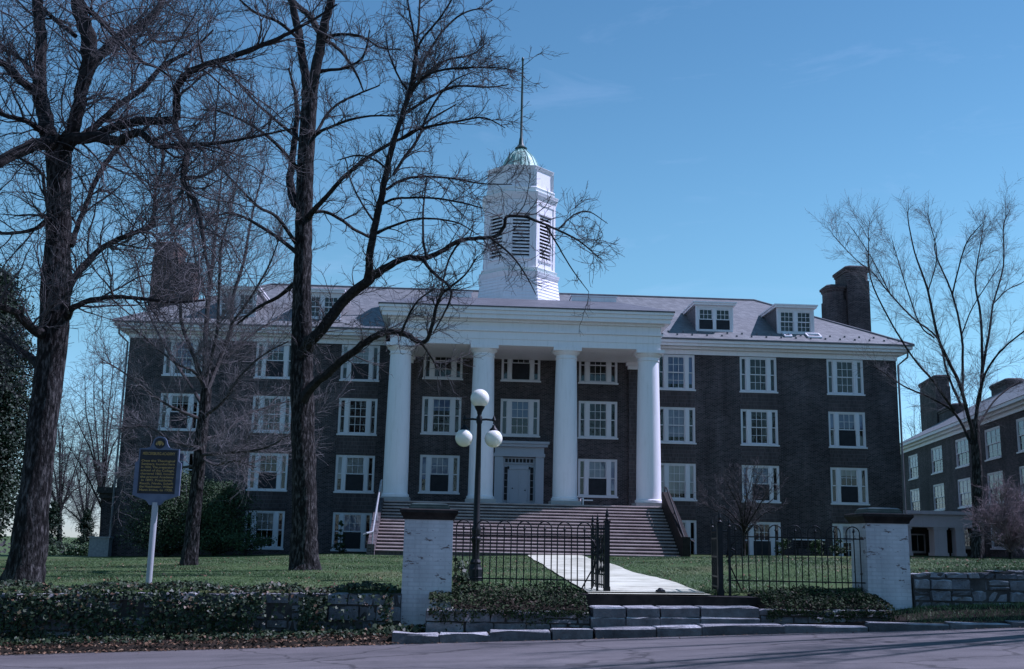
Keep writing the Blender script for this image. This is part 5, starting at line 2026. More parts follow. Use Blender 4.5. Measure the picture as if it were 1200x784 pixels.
# --- big maple at the far left (traced)
T1_trunk = [(24, 690, 21), (30, 660, 19), (36, 620, 17.5), (43, 560, 15.5), (50, 500, 15), (56, 450, 15), (62, 400, 15), (64, 365, 15), (66, 330, 16.5), (67, 300, 13.5), (69, 260, 12.5), (70, 220, 12), (69, 185, 13), (69, 162, 14)]
T1_limbs = [
    (1.0, [(62, 172, 10), (55, 150, 8.5), (50, 125, 8), (45, 104, 8), (47, 80, 6.5), (48, 41, 6), (43, 0, 5.5), (40, -60, 4.5), (34, -140, 3), (30, -220, 1.5)]),
    (-1.5, [(46, 112, 5), (24, 94, 4), (8, 78, 3.6), (-8, 66, 3), (-50, 30, 2)]),
    (1.5, [(44, 96, 3), (31, 77, 2.3), (20, 66, 2), (4, 58, 1.8), (-30, 40, 1)]),
    (-2.0, [(66, 172, 8), (50, 168, 7), (27, 175, 6.5), (0, 189, 6), (-45, 212, 4.5), (-90, 225, 3)]),
    (-1.0, [(56, 158, 4), (30, 142, 2.8), (0, 133, 2.2), (-40, 110, 1.4)]),
    (-1.0, [(76, 172, 10), (86, 150, 7.5), (91, 125, 7), (97, 100, 7), (103, 80, 8), (105, 60, 8.5), (100, 32, 8), (93, 8, 7), (89, -40, 5.5), (85, -110, 4), (80, -190, 2)]),
    (1.5, [(100, 92, 5), (114, 68, 5), (129, 51, 5), (148, 38, 4.6), (169, 28, 4.5), (184, 12, 4), (191, -4, 3.5), (205, -50, 2.4), (215, -100, 1.2)]),
    (-2.5, [(91, 2, 3.5), (102, 10, 3.2), (120, 26, 3), (139, 47, 2.6), (155, 61, 2.4), (167, 73, 2), (184, 79, 1.4), (205, 95, 0.9)]),
    (2.0, [(88, 42, 2.6), (61, 20, 2.2), (45, 2, 2), (30, -30, 1.4)]),
    (-2.0, [(74, 170, 8), (88, 163, 7), (114, 161, 6.2), (138, 165, 5.5), (150, 159, 4.5), (163, 155, 4.2), (176, 165, 3.6), (190, 172, 3.2), (220, 169, 2.4), (255, 168, 2), (300, 160, 1.5), (345, 150, 0.9)]),
    (-3.2, [(110, 160, 4), (124, 152, 5.2), (145, 146, 5), (163, 142, 4.8), (184, 142, 4.6), (204, 140, 4.6), (207, 120, 4.2), (208, 102, 4), (220, 86, 4), (239, 77, 3.7), (264, 69, 3.3), (297, 57, 2.9), (322, 47, 2.4), (345, 35, 2), (372, 20, 1.3), (395, 5, 0.8)]),
    (-3.0, [(204, 142, 3.6), (209, 158, 3.4), (219, 176, 3.4), (214, 208, 3.3), (222, 226, 3), (231, 240, 2.8), (237, 270, 2.2), (242, 305, 1.5), (250, 340, 0.8)]),
    (1.0, [(96, 160, 4), (120, 141, 3.6), (143, 120, 3.4), (167, 104, 3.1), (188, 80, 2.6), (205, 69, 2.1), (226, 58, 1.6), (250, 35, 1)]),
    (1.8, [(84, 288, 3), (92, 262, 2.8), (102, 238, 2.6), (110, 215, 2.6), (124, 191, 2.7), (141, 168, 2.8)]),
    (2.4, [(80, 335, 5), (90, 322, 3.8), (102, 307, 3.4), (122, 289, 3.1), (147, 277, 2.8), (178, 264, 2.3), (181, 246, 1.9), (183, 217, 1.8), (190, 197, 1.7), (191, 172, 1.5), (196, 150, 1)]),
    (2.8, [(147, 277, 2), (165, 272, 1.6), (178, 274, 1.5), (187, 285, 1.3), (196, 305, 0.8)]),
    (-1.8, [(78, 372, 5), (84, 362, 3.6), (102, 353, 2.9), (122, 349, 2.6), (143, 348, 2.4), (167, 350, 2.1), (208, 354, 1.6), (240, 352, 0.9)]),
    (-1.0, [(61, 248, 3), (50, 263, 2.4), (31, 271, 2), (0, 273, 1.7), (-30, 262, 1)]),
    (1.0, [(57, 250, 2), (52, 222, 1.7), (48, 202, 1.6), (27, 187, 1.3), (5, 180, 0.8)]),
    (-2.0, [(52, 392, 7), (38, 385, 5), (20, 367, 4), (0, 360, 3.4), (-30, 352, 2)]),
    (1.0, [(50, 432, 6), (38, 420, 4.4), (28, 414, 3.6), (12, 402, 3), (0, 392, 2.8), (-25, 380, 1.6)]),
    (1.0, [(213, 210, 2), (240, 205, 1.5), (262, 190, 1.2), (280, 170, 0.8)]),
    (2.0, [(169, 28, 2), (182, 48, 1.7), (205, 47, 1.3), (230, 38, 0.9)]),
]
LV_big = lambda n1, n2, n3, l1=(0.8, 2.8): [
    dict(n=n1, length=l1, angle=(0.5, 1.2), up=0.12, wig=0.20, nseg=6, rmax=0.026, rend=0.007, bias=0.6),
    dict(n=n2, length=(0.5, 1.3), angle=(0.4, 1.1), up=0.10, wig=0.20, nseg=5, rmax=0.012, rend=0.0045, bias=0.3),
    dict(n=n3, length=(0.18, 0.6), angle=(0.4, 1.0), up=0.12, wig=0.16, nseg=3, rmax=0.0055, rend=0.003, bias=0.2)]
tree_from('massive dark trunked bare tree standing behind the ivy at the left edge', -40.0, T1_trunk, T1_limbs, LV_big(460, 3600, 14000, (0.6, 2.3)), 11, dy=2)

# --- tall two-limbed tree in front of the hall (traced)
T3_trunk = [(357, 672, 17), (357, 640, 15), (357, 600, 14), (356, 560, 13.6), (355, 520, 13.2), (354, 480, 13), (353.5, 440, 13.2), (354, 400, 12), (354, 360, 11), (354.5, 320, 10.2), (355, 280, 10), (356, 240, 9.6), (358, 200, 9.4), (360, 160, 9), (362, 130, 8.8), (363, 105, 9)]
T3_limbs = [
    (0.8, [(362, 112, 7), (358, 88, 5), (353, 61, 4.6), (349, 35, 4.4), (344, 10, 4), (339, -10, 3.6), (330, -60, 2.8), (322, -120, 1.6)]),
    (-0.8, [(364, 112, 7.5), (369, 88, 6), (374, 61, 5.6), (378, 38, 5.4), (383, 18, 4.8), (388, 0, 4.6), (395, -50, 3.6), (400, -120, 2)]),
    (1.8, [(377, 42, 4), (370, 30, 3.8), (360, 16, 3.4), (350, 8, 3), (336, -8, 2.5), (310, -50, 1.5)]),
    (1.5, [(347, 240, 5), (342, 226, 5), (340, 210, 4.6), (342, 190, 4), (346, 160, 3.5), (348, 130, 2.8), (345, 105, 2), (338, 80, 1)]),
    (-1.5, [(380, 44, 2.6), (388, 42, 2), (403, 40, 1.6), (424, 43, 1.3), (446, 56, 1), (470, 58, 0.6)]),
    (1.5, [(379, 46, 2.6), (394, 55, 1.9), (407, 69, 1.6), (418, 87, 1.3), (426, 107, 0.8)]),
    (-1.0, [(374, 84, 2.6), (384, 82, 1.8), (403, 80, 1.6), (422, 70, 1.3), (430, 54, 1.1), (433, 35, 0.7)]),
    (1.0, [(368, 160, 2.6), (374, 150, 1.8), (384, 133, 1.6), (399, 120, 1.4), (425, 108, 1.1), (445, 100, 0.7)]),
    (-2.0, [(370, 158, 2.2), (380, 152, 1.7), (409, 141, 1.5), (434, 136, 1.2), (464, 136, 0.8)]),
    (-2.5, [(360, 256, 4), (368, 246, 3), (383, 230, 2.6), (401, 209, 2.4), (420, 193, 2.2), (436, 181, 2.1), (458, 168, 1.9), (480, 158, 1.6), (505, 140, 1.2), (535, 122, 0.7)]),
    (1.0, [(362, 250, 2.4), (379, 248, 1.8), (397, 256, 1.8), (414, 268, 1.7), (433, 278, 1.6)]),
    # the long crooked limb reaching across to the cupola
    (-4.0, [(354, 418, 10), (363, 402, 7.5), (373, 391, 6.5), (393, 365, 6.2), (413, 343, 6), (433, 327, 6), (450, 315, 4.6), (467, 306, 3.8), (480, 302, 3.6), (496, 303, 3.4), (516, 295, 3), (538, 282, 2.7), (561, 279.5, 2.4), (580, 277, 2.2), (591, 265, 2.1), (594, 254, 1.9), (614, 254, 1.7), (631, 260, 1.5), (648, 267, 1.3), (678, 282, 1), (702, 302, 0.6)]),
    # the stem rising from it
    ((-2.3, -2.0), [(431, 331, 5.5), (433, 312, 4.8), (433, 300, 4.4), (437, 276, 4.2), (442, 252, 4.0), (448, 227, 3.8), (454, 197, 3.5), (460, 170, 3.2), (470, 139, 2.9), (478, 112, 2.7), (483, 94, 2.5), (487, 68, 2.2), (488, 55, 2)]),
    ((-4.2, -0.4), [(488, 58, 1.6), (484, 35, 1.4), (480, 15, 1.2), (476, -10, 0.9), (470, -40, 0.6)]),
    ((-4.2, 0.4), [(488, 58, 1.5), (491, 25, 1.3), (492, 0, 1.1), (496, -30, 0.7)]),
    ((-4.2, -0.8), [(489, 58, 1.5), (496, 44, 1.3), (514, 23, 1.1), (529, 0, 0.9), (540, -22, 0.6)]),
    ((-4.1, 1.0), [(484, 98, 1.9), (492, 84, 1.6), (501, 64, 1.5), (519, 36, 1.2), (542, 16, 1), (566, 9, 0.6)]),
    ((-4.0, -1.0), [(482, 105, 2), (499, 89, 1.6), (519, 82, 1.4), (555, 79, 1.2), (590, 80, 0.8), (606, 84, 0.5)]),
    ((-3.8, 0.8), [(478, 118, 1.8), (490, 98, 1.5), (520, 72, 1.2), (553, 64, 1), (570, 50, 0.6)]),
    ((-3.6, 1.2), [(475, 132, 2), (492, 122, 1.6), (511, 110, 1.4), (535, 101, 1.3), (573, 102, 1), (596, 99, 0.6)]),
    ((-3.4, -1.0), [(470, 163, 1.9), (486, 153, 1.6), (505, 148, 1.5), (537, 142, 1.3), (567, 138, 1), (592, 150, 0.6)]),
    ((-3.4, 0.8), [(461, 205, 2), (474, 184, 1.7), (489, 164, 1.6), (501, 135, 1.4), (517, 109, 1.2), (534, 93, 0.9), (553, 85, 0.5)]),
    ((-3.0, -0.8), [(446, 240, 1.9), (462, 233, 1.5), (480, 232, 1.4), (507, 232, 1.3), (538, 237, 1.1), (566, 244, 0.7)]),
    ((-3.1, 0.9), [(453, 222, 1.8), (471, 211, 1.5), (496, 207, 1.4), (530, 209, 1.2), (563, 215, 0.9), (600, 216, 0.5)]),
    ((-2.8, -0.9), [(438, 275, 1.9), (462, 264, 1.5), (493, 256, 1.3), (533, 260, 1), (560, 275, 0.6)]),
    ((-3.2, 0.5), [(456, 200, 1.5), (440, 188, 1.2), (420, 182, 1), (395, 188, 0.6)]),
    ((-3.6, -0.6), [(480, 108, 1.4), (468, 92, 1.1), (455, 60, 0.9), (452, 38, 0.5)]),
    ((-2.6, 0.5), [(440, 262, 1.5), (425, 240, 1.2), (412, 214, 1), (405, 186, 0.6)]),
    ((-3.3, 0.4), [(499, 300, 1.8), (496, 278, 1.5), (496, 245, 1.2), (500, 208, 0.7)]),
    ((-3.3, -0.7), [(497, 304, 2.4), (503, 315, 2), (514, 325, 1.8), (527, 337, 1.6), (528, 350, 1.4), (518, 372, 1.1), (508, 390, 0.7)]),
    ((-3.5, 0.6), [(540, 282, 1.5), (528, 300, 1.2), (520, 325, 1), (516, 350, 0.6)]),
    ((-3.7, -0.5), [(575, 278, 1.4), (600, 300, 1.1), (616, 322, 0.9), (628, 345, 0.5)]),
    ((-3.9, 0.5), [(640, 264, 1.2), (655, 290, 0.9), (672, 318, 0.7), (690, 342, 0.4)]),
    ((-4.0, 0.6), [(655, 268, 1.1), (672, 252, 0.9), (690, 248, 0.7), (712, 262, 0.4)]),
    # lower limb that sweeps to the capital and climbs
    (-3.5, [(354, 476, 7), (361, 458, 5.5), (379, 441, 5), (399, 424, 4.6), (420, 408, 4.3), (436, 396, 4), (454, 389, 3.7), (472, 391, 3.4), (484, 396, 3), (494, 402, 2.7), (502, 395, 2.4), (508, 374, 2.1), (515, 349, 1.9), (527, 337, 1.6), (545, 322, 1.1), (560, 300, 0.6)]),
    ((-3.0, -0.6), [(470, 391, 1.8), (478, 372, 1.4), (490, 352, 1.2), (510, 338, 0.8)]),
    ((-3.2, 0.5), [(494, 402, 1.6), (505, 418, 1.2), (512, 432, 0.8)]),
    (1.5, [(352, 300, 3), (330, 282, 2.2), (300, 262, 1.8), (272, 250, 1.4), (245, 255, 0.8)]),
    (-1.5, [(350, 290, 2.4), (325, 255, 1.9), (300, 240, 1.5), (262, 200, 1)]),
    (2.0, [(348, 330, 3), (325, 348, 2.2), (300, 362, 1.7), (278, 380, 1)]),
    (-2.0, [(350, 200, 2.6), (330, 175, 2), (300, 150, 1.6), (262, 132, 1.2), (235, 128, 0.7)]),
    (1.0, [(352, 165, 2.2), (322, 140, 1.7), (290, 110, 1.3), (262, 72, 0.8)]),
    (-1.0, [(350, 45, 2.2), (325, 25, 1.7), (300, 15, 1.3), (270, -10, 0.8)]),
]
tree_from('tall forked bare tree whose long crooked limb reaches across to the cupola', -31.0, T3_trunk, T3_limbs,
          [dict(n=500, length=(0.4, 1.6), angle=(0.45, 1.0), up=0.10, wig=0.19, nseg=6, rmax=0.022, rend=0.007, bias=0.35),
           dict(n=3600, length=(0.25, 0.9), angle=(0.4, 1.0), up=0.10, wig=0.2, nseg=4, rmax=0.011, rend=0.0048, bias=0.25),
           dict(n=12000, length=(0.12, 0.42), angle=(0.35, 0.9), up=0.14, wig=0.2, nseg=3, rmax=0.0055, rend=0.0035, bias=0.2)], 12, dy=2)

# --- smaller many-stemmed tree between them
T2_trunk = [(221, 664, 9.5), (225, 625, 7.8), (229, 585, 7.2), (233, 545, 7), (236, 510, 6.6), (240, 480, 6.2), (242, 456, 5.8)]
T2_limbs = [
    (0.5, [(242, 460, 5.4), (241, 428, 4.6), (241, 395, 4.2), (244, 350, 3.4), (250, 300, 2.8), (255, 250, 2), (262, 190, 1)]),
    (-1.0, [(241, 458, 4), (228, 420, 3.2), (214, 382, 2.8), (210, 335, 2.4), (205, 280, 1.8), (196, 220, 1)]),
    (1.5, [(243, 456, 4), (258, 420, 3.4), (271, 383, 3.1), (272, 352, 2.8), (283, 316, 2.5), (287, 300, 2.2), (296, 250, 1.6), (310, 195, 0.9)]),
    (-1.8, [(242, 440, 3), (254, 390, 2.5), (257, 330, 2.2), (260, 285, 1.8), (272, 240, 1.3), (282, 190, 0.7)]),
    (2.0, [(240, 480, 3), (222, 450, 2.4), (196, 410, 2), (172, 360, 1.6), (158, 300, 1)]),
    (-2.2, [(238, 492, 2.8), (212, 482, 2.2), (186, 468, 1.8), (150, 440, 1.4), (118, 420, 0.8)]),
    (1.2, [(235, 520, 3), (217, 522, 2.2), (196, 513, 1.9), (172, 500, 1.5), (140, 502, 0.9)]),
    (-2.5, [(234, 533, 3), (261, 531, 2.2), (296, 528, 1.9), (320, 521, 1.5), (345, 505, 1)]),
    (1.8, [(236, 515, 2.6), (262, 508, 2.1), (285, 488, 1.8), (310, 478, 1.5), (338, 470, 0.9)]),
    (-2.0, [(239, 488, 2.8), (262, 470, 2.2), (282, 440, 1.9), (310, 415, 1.5), (338, 400, 0.9)]),
    (2.4, [(241, 440, 2.6), (270, 415, 2.1), (300, 388, 1.7), (330, 372, 1)]),
    (-1.5, [(240, 452, 2.6), (226, 435, 2.1), (205, 425, 1.7), (165, 392, 1.2), (140, 372, 0.7)]),
    (1.0, [(243, 352, 2.2), (230, 310, 1.8), (225, 262, 1.4), (218, 215, 0.8)]),
    (-1.0, [(271, 380, 2.2), (296, 345, 1.8), (318, 305, 1.4), (332, 262, 0.8)]),
    (2.2, [(233, 545, 2.4), (205, 548, 1.8), (176, 540, 1.5), (150, 548, 0.8)]),
    (-1.2, [(234, 535, 2.4), (252, 545, 1.8), (276, 540, 1.5), (300, 548, 0.8)]),
]
T2_limbs = [(d_, [(x_, y_, r_ * 0.72) for x_, y_, r_ in l_]) for d_, l_ in T2_limbs]
tree_from('small dense bare tree with many upright stems between the marker and the tall forked tree', -26.0, T2_trunk, T2_limbs,
          [dict(n=330, length=(0.7, 2.1), angle=(0.35, 0.9), up=0.16, wig=0.17, nseg=6, rmax=0.015, rend=0.005, bias=0.3),
           dict(n=3600, length=(0.4, 1.2), angle=(0.35, 0.9), up=0.14, wig=0.19, nseg=4, rmax=0.009, rend=0.004, bias=0.2),
           dict(n=11000, length=(0.2, 0.7), angle=(0.35, 0.9), up=0.14, wig=0.17, nseg=3, rmax=0.005, rend=0.003, bias=0.2)], 13, twig='twig_pale', limb_mat='bark_pale', dy=2)

# --- spreading tree on the right lawn
RT_trunk = [(1145, 655, 6.6), (1146, 620, 5.6), (1146, 580, 5.2), (1145, 545, 5), (1143, 515, 4.8), (1142, 492, 4.6)]
RT_limbs = [
    (1.0, [(1142, 500, 4), (1146, 470, 3.2), (1150, 449, 2.9), (1151, 418, 2.6), (1149, 369, 2.2), (1143, 330, 1.7), (1150, 280, 1.1), (1158, 225, 0.6)]),
    (-1.5, [(1143, 520, 4.2), (1136, 492, 3.6), (1124, 449, 3.3), (1112, 424, 3), (1099, 394, 2.6), (1087, 339, 2.1), (1072, 296, 1.6), (1064, 256, 1.2), (1066, 226, 0.7)]),
    (1.5, [(1128, 462, 2.6), (1128, 440, 2.4), (1127, 394, 2.1), (1115, 342, 1.9), (1096, 296, 1.4), (1101, 241, 0.8)]),
    (-1.0, [(1116, 345, 1.6), (1124, 312, 1.5), (1133, 284, 1.3), (1148, 265, 1), (1161, 254, 0.6)]),
    (2.0, [(1148, 470, 2.8), (1152, 432, 2.4), (1160, 384, 2.1), (1164, 356, 1.9), (1176, 311, 1.6), (1176, 265, 1.2), (1191, 226, 0.7)]),
    (-2.0, [(1145, 478, 2.8), (1155, 437, 2.2), (1176, 408, 1.9), (1200, 388, 1.6), (1230, 360, 1)]),
    (1.0, [(1126, 475, 2.6), (1110, 437, 2.2), (1099, 397, 2), (1069, 372, 1.8), (1041, 342, 1.6), (1023, 320, 1.4), (1004, 305, 1.1), (980, 280, 0.8), (960, 252, 0.5)]),
    (-2.2, [(1118, 482, 2.6), (1093, 446, 2.2), (1069, 418, 2), (1041, 372, 1.8), (1020, 326, 1.5), (1018, 280, 1), (1016, 242, 0.6)]),
    (2.0, [(1138, 520, 2.8), (1119, 484, 2.4), (1090, 466, 2), (1060, 453, 1.7), (1030, 433, 1.2), (1002, 420, 0.7)]),
    (-1.0, [(1095, 396, 1.8), (1078, 380, 1.5), (1060, 330, 1.2), (1048, 290, 0.8), (1040, 262, 0.5)]),
    (1.0, [(1163, 357, 1.5), (1180, 340, 1.2), (1200, 330, 1), (1222, 300, 0.6)]),
    (2.5, [(1143, 505, 2.2), (1165, 470, 1.8), (1190, 450, 1.5), (1225, 440, 0.8)]),
    (-1.5, [(1088, 340, 1.4), (1098, 300, 1.1), (1090, 262, 0.9), (1082, 235, 0.5)]),
    (1.2, [(1127, 392, 1.5), (1140, 360, 1.2), (1165, 320, 0.9), (1182, 285, 0.5)]),
    (-1.2, [(1044, 346, 1.3), (1020, 300, 1), (1000, 270, 0.7), (985, 250, 0.4)]),
]
RT_limbs = [(d_, [(x_, y_, r_ * (0.58 if r_ > 2 else 0.5)) for x_, y_, r_ in l_]) for d_, l_ in RT_limbs]
RT_limbs = [(d_, l_[:-1] + [(l_[-2][0] * 0.5 + l_[-1][0] * 0.5, l_[-2][1] * 0.5 + l_[-1][1] * 0.5, l_[-1][2] * 0.6)]) for d_, l_ in RT_limbs]
tree_from('slender spreading bare tree on the right lawn in front of the dormitory', -15.0, RT_trunk, RT_limbs,
          [dict(n=360, length=(0.6, 2.0), angle=(0.4, 0.85), up=0.05, wig=0.10, nseg=6, rmax=0.0105, rend=0.0045, bias=0.3),
           dict(n=2600, length=(0.4, 1.2), angle=(0.4, 0.9), up=0.04, wig=0.10, nseg=4, rmax=0.0062, rend=0.0034, bias=0.2),
           dict(n=6500, length=(0.2, 0.6), angle=(0.4, 0.9), up=0.04, wig=0.10, nseg=3, rmax=0.0042, rend=0.0027, bias=0.2)], 14, dy=2, twig='twig_pale')


def small_tree(label, pxb, pyb, Y, spread, top, n_limb, seed, levels, r0=3.0, name='bare_tree', twig='twig', lean=0, group=None, fork=None, rise=1.0, limb_mat='bark_limb'):
    """free-form bare tree; spread/top in pixels about the base"""
    r_ = random.Random(seed)
    fork = fork or (pyb - (pyb - top) * 0.3)
    tr_ = [(pxb, pyb, r0 * 1.25), (pxb + lean * 0.2, (pyb + fork) / 2, r0), (pxb + lean * 0.5, fork, r0 * 0.85)]
    lm = []
    for k in range(n_limb):
        a = -1 + 2 * (k + r_.uniform(0.2, 0.8)) / n_limb
        ex_ = pxb + lean + a * spread * r_.uniform(0.75, 1.05)
        ey_ = top + (abs(a) ** 2) * (fork - top) * 0.6 * rise + r_.uniform(0, 0.12) * (fork - top)
        sx, sy2 = pxb + lean * 0.45, fork + (pyb - fork) * r_.uniform(-0.05, 0.3)
        mx_, my_ = sx + (ex_ - sx) * 0.42 + r_.uniform(-4, 4), sy2 + (ey_ - sy2) * 0.5 + r_.uniform(-4, 4)
        lm.append([(sx, sy2, r0 * 0.6), ((sx * 0.6 + mx_ * 0.4), (sy2 * 0.6 + my_ * 0.4), r0 * 0.45), (mx_, my_, r0 * 0.32), ((mx_ + ex_) / 2 + r_.uniform(-3, 3), (my_ + ey_) / 2 + r_.uniform(-3, 3), r0 * 0.2), (ex_, ey_, r0 * 0.1)])
    return tree_from(label, Y, tr_, lm, levels, seed, name=name, twig=twig, group=group, limb_mat=limb_mat, dy=(spread / CAM['f']) * (Y + 61) * 0.7)


LV_s = lambda a, b_, c_, s: [dict(n=a, length=(0.5 * s, 1.3 * s), angle=(0.35, 0.9), up=0.1, wig=0.13, nseg=5, rmax=0.012, rend=0.006, bias=0.2),
                             dict(n=b_, length=(0.3 * s, 0.8 * s), angle=(0.35, 0.9), up=0.1, wig=0.13, nseg=4, rmax=0.008, rend=0.005, bias=0.2),
                             dict(n=c_, length=(0.15 * s, 0.4 * s), angle=(0.35, 0.9), up=0.1, wig=0.13, nseg=3, rmax=0.006, rend=0.004, bias=0.2)]
LV_w = lambda a, b_, c_, s: [dict(n=a, length=(0.5 * s, 1.4 * s), angle=(0.6, 1.2), up=0.06, wig=0.22, nseg=6, rmax=0.022, rend=0.012, bias=0.2),
                             dict(n=b_, length=(0.3 * s, 0.9 * s), angle=(0.5, 1.1), up=0.06, wig=0.22, nseg=4, rmax=0.014, rend=0.009, bias=0.2),
                             dict(n=c_, length=(0.15 * s, 0.4 * s), angle=(0.4, 1.0), up=0.06, wig=0.2, nseg=3, rmax=0.010, rend=0.007, bias=0.2)]
small_tree('small low bare ornamental tree close to the right half of the hall', 871, 650, -6.0, 62, 543, 13, 31, LV_s(240, 1300, 2300, 0.75), 1.9, fork=618, lean=2)
small_tree('bushy leafless pinkish shrub in front of the dormitory at the right edge', 1184, 655, -24.0, 46, 574, 16, 32, LV_s(420, 2000, 4000, 0.75), 1.6, name='bare_shrub', twig='twig_pink', fork=644, limb_mat='twig_pink')
# background trees at the left gap
for (px, py, Y, sp, tp, sd, lab) in ((120, 650, 45, 62, 405, 41, 'distant bare tree in the gap at the left of the hall, nearest the annex'),
                                     (70, 652, 60, 48, 470, 42, 'distant bare tree behind the thick left trunk'),
                                     (100, 652, 80, 40, 520, 43, 'faint low bare tree far off between the left trunk and the annex')):
    small_tree(lab, px, py, Y, sp, tp, 9, sd, LV_w(300, 1500, 3000, 2.4), 2.4, group='distant bare trees left of the hall', fork=py - (py - tp) * 0.30, rise=1.25)
small_tree('distant bare tree seen in the gap between the hall and the dormitory', 1078, 640, 55, 30, 478, 9, 44, LV_s(150, 500, 800, 2.2), 1.6, fork=560)
# the tree standing just outside at the right, whose twigs enter the frame
small_tree('tall bare roadside tree at the far right, only its twigs and shadow reaching in', 1560, 718, -42.4, 400, -420, 16, 45,
           LV_s(420, 2000, 3600, 1.8), 15, fork=330)


# ------------------------------------------------------------------ evergreens
def conifer(label, x, y, h, rad, seed, n, mat='needles', name='conifer', z0=None, shape='cone', size=0.16, group=None, cat='tree', bottom=0.05):
    r_ = np.random.default_rng(seed)
    z0 = gz(x, y) if z0 is None else z0
    root = thing(name, label, cat, (x, y, z0), 0, group)
    obj('trunk', MB().tube([(x, y, z0 - 0.2), (x + 0.02, y, z0 + h * 0.5), (x, y, z0 + h * 0.97)], [max(0.03, rad * 0.06), max(0.02, rad * 0.035), 0.01], 8), MAT['bark_limb'], root)
    # boughs first, sprays along them
    nb = max(24, n // 90)
    t = r_.uniform(bottom, 0.99, nb)
    az = r_.uniform(0, 2 * PI, nb)
    if shape == 'cone':
        ln = rad * (1 - t) ** 0.85 * r_.uniform(0.7, 1.15, nb)
        rise = -0.12 + 0.25 * t
    elif shape == 'dome':
        ln = rad * np.sqrt(np.clip(1 - (t * 0.98) ** 2.2, 0.02, 1)) * r_.uniform(0.75, 1.12, nb)
        rise = 0.35 + 0 * t
    else:
        ln = rad * (0.35 + 0.65 * np.sin(np.clip(t, 0.05, 1) ** 0.7 * PI)) * r_.uniform(0.7, 1.1, nb)
        rise = 0.3 + 0 * t
    per = n // nb
    idx = np.repeat(np.arange(nb), per)
    u = r_.uniform(0.12, 1, len(idx)) ** 0.8
    spread_ = 0.10 * rad + 0.10 * ln[idx]
    px_ = x + np.cos(az[idx]) * ln[idx] * u + r_.normal(0, 1, len(idx)) * spread_ * 0.55
    py_ = y + np.sin(az[idx]) * ln[idx] * u + r_.normal(0, 1, len(idx)) * spread_ * 0.55
    pz_ = z0 + t[idx] * h * (0.98) + rise[idx] * ln[idx] * u + r_.normal(0, 1, len(idx)) * spread_ * 0.4
    pz_ = np.maximum(pz_, z0 + 0.03)
    pos = np.stack([px_, py_, pz_], 1)
    outw = np.stack([np.cos(az[idx]), np.sin(az[idx]), 0.5 + 0 * u], 1)
    v, f = leaf_faces(len(pos), pos, outw, size, 'oval', 0.8, seed)
    shade = np.clip(r_.normal(0.45, 0.2, len(pos)) + r_.normal(0, 0.15, nb)[idx], 0, 1)
    np_obj('foliage', v, f, MAT[mat], root, rnd=shade)
    # boughs
    Pa = np.stack([np.full(nb, x), np.full(nb, y), z0 + t * h * 0.95], 1)
    Pb = np.stack([x + np.cos(az) * ln, y + np.sin(az) * ln, z0 + t * h * 0.98 + rise * ln], 1)
    Pb[:, 2] = np.maximum(Pb[:, 2], z0 + 0.05)
    V, F = seg_tubes(Pa, Pb, np.full(nb, max(0.012, rad * 0.012)), np.full(nb, 0.006), 4)
    np_obj('boughs', V, F, MAT['bark_limb'], root)
    return root


p = at(-8, 650, -18)
conifer('tall dark evergreen tree filling the left edge behind the thick trunk', p.x - 1.55, -18, 11.6, 2.75, 51, 120000, size=0.13, shape='oval', bottom=0.02)
p = at(-60, 650, -10)
conifer('second dark evergreen beyond the one at the left edge', p.x - 2.2, -8, 9.5, 3.0, 52, 16000, size=0.15, shape='oval', bottom=0.02)
for px, Y, top, sd, lab in ((64, 30, 588, 53, 'small dark spruce in the left gap beside the thick trunk'), (103, 36, 596, 54, 'small dark spruce in the left gap nearest the annex')):
    p = at(px, top, Y)
    z0 = gz(p.x, Y)
    conifer(lab, p.x, Y, p.z - z0, (p.z - z0) * 0.34, sd, 9000, size=0.15, group='small spruces left of the hall', name='spruce')
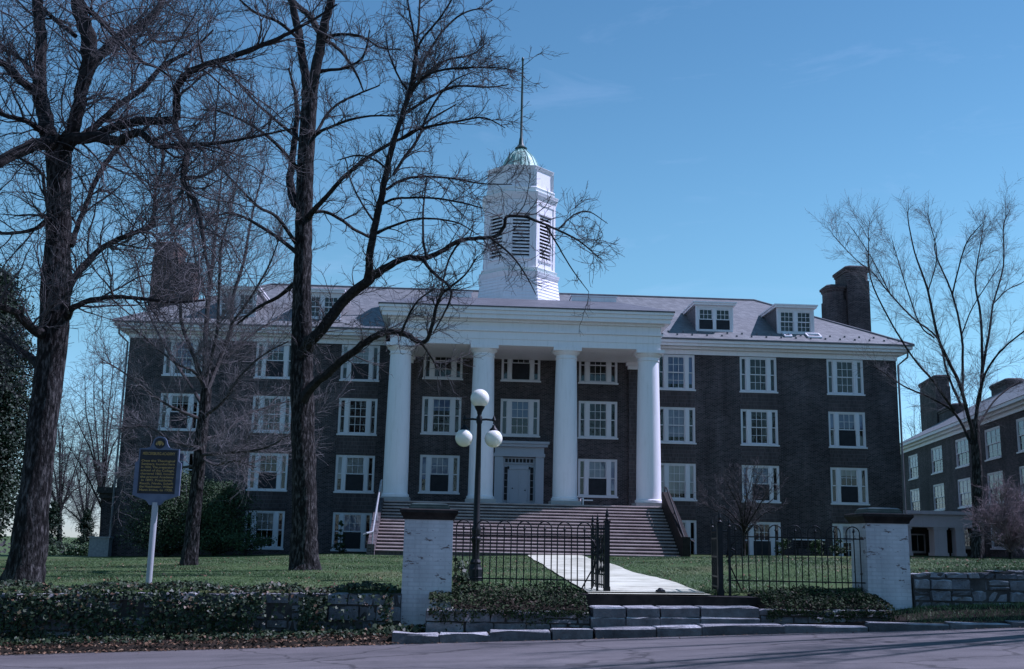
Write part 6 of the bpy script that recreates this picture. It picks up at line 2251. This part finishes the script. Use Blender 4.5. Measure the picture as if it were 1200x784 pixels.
# yew in front of the left wing
pl_, pr2 = at(150, 640, -4.0), at(293, 640, -4.0)
yc = (pl_.x + pr2.x) / 2
for i, (fx, yy, h_, rd, sd, lab) in enumerate(((0.30, -3.6, 4.3, 2.3, 55, 'broad dark yew bush against the left wing, taller one behind the marker'), (0.72, -4.2, 3.6, 2.2, 56, 'broad green yew bush against the left wing, right of the small tree trunk'))):
    xx = pl_.x + (pr2.x - pl_.x) * fx
    conifer(lab, xx, yy, h_, rd, sd, 26000, 'yew', 'yew_bush', shape='dome', size=0.085, cat='bush', group='yew bushes on the left wing', bottom=0.0)
p = at(262, 645, -6.5)
conifer('low spreading evergreen skirt at the foot of the yew bushes', p.x + 0.9, -5.6, 0.9, 1.5, 57, 1600, 'yew', 'low_shrub', shape='dome', size=0.11, cat='bush', bottom=0.0)
p = at(398, 645, -3)
conifer('small narrow conical evergreen by the left foot of the stairs', p.x, -3.0, at(398, 608, -3).z - gz(p.x, -3), 0.45, 58, 900, 'yew', 'conical_shrub', size=0.10, cat='bush', bottom=0.0)
for px, sd, lab in ((918, 61, 'small green shrub below the middle window of the right wing'), (957, 62, 'small green shrub beside the dark garden bench'), (983, 63, 'small green shrub below the end window of the right wing')):
    p = at(px, 648, -2.6)
    conifer(lab, p.x, -2.6, 0.85, 0.5, sd, 420, 'shrub', 'small_shrub', shape='dome', size=0.11, cat='bush', group='small shrubs along the right wing', bottom=0.0)


# distant wooded ridge beyond the campus at left
N = 16000
hx_ = rng.uniform(-300, 30, N)
hy_ = rng.uniform(200, 330, N)
hz_ = ground(hx_, hy_) + rng.uniform(0, 1, N) ** 1.3 * (8 + 2.5 * np.sin(hx_ * 0.09) + 1.5 * np.sin(hx_ * 0.27))
v, f = leaf_faces(N, np.stack([hx_, hy_, hz_], 1), np.tile((0, -0.5, 0.6), (N, 1)), 1.3, 'oval', 0.8, 77)
tag(np_obj('far_woodland', v, f, mat_attr('far_bare_wood', [(0, (0.035, 0.032, 0.035)), (1, (0.085, 0.075, 0.08))], 0.9, 0.1), rnd=rng.uniform(0, 1, N)), 'far bare woodland on the low horizon beyond the left gap', 'woodland', kind='stuff')
p0_, p1_ = at(30, 645, 26), at(112, 645, 26)
hN = 7000
hx_ = rng.uniform(p0_.x, p1_.x, hN)
hy_ = 26 + rng.normal(0, 0.5, hN)
hb_ = ground(hx_, hy_)
hgt_ = (at(80, 641, 26).z - hb_) + 0.35 * np.sin(hx_ * 1.7) + 0.2 * np.sin(hx_ * 4.1)
hz_ = hb_ + hgt_ * rng.uniform(0, 1, hN)
v, f = leaf_faces(hN, np.stack([hx_, hy_, hz_], 1), np.tile((0, -0.5, 0.6), (hN, 1)), 0.2, 'oval', 0.8, 78)
o = np_obj('hedge', v, f, MAT['yew'], rnd=rng.uniform(0, 1, hN))
tag(o, 'dark clipped hedge far back in the gap between the thick trunk and the annex', 'hedge')
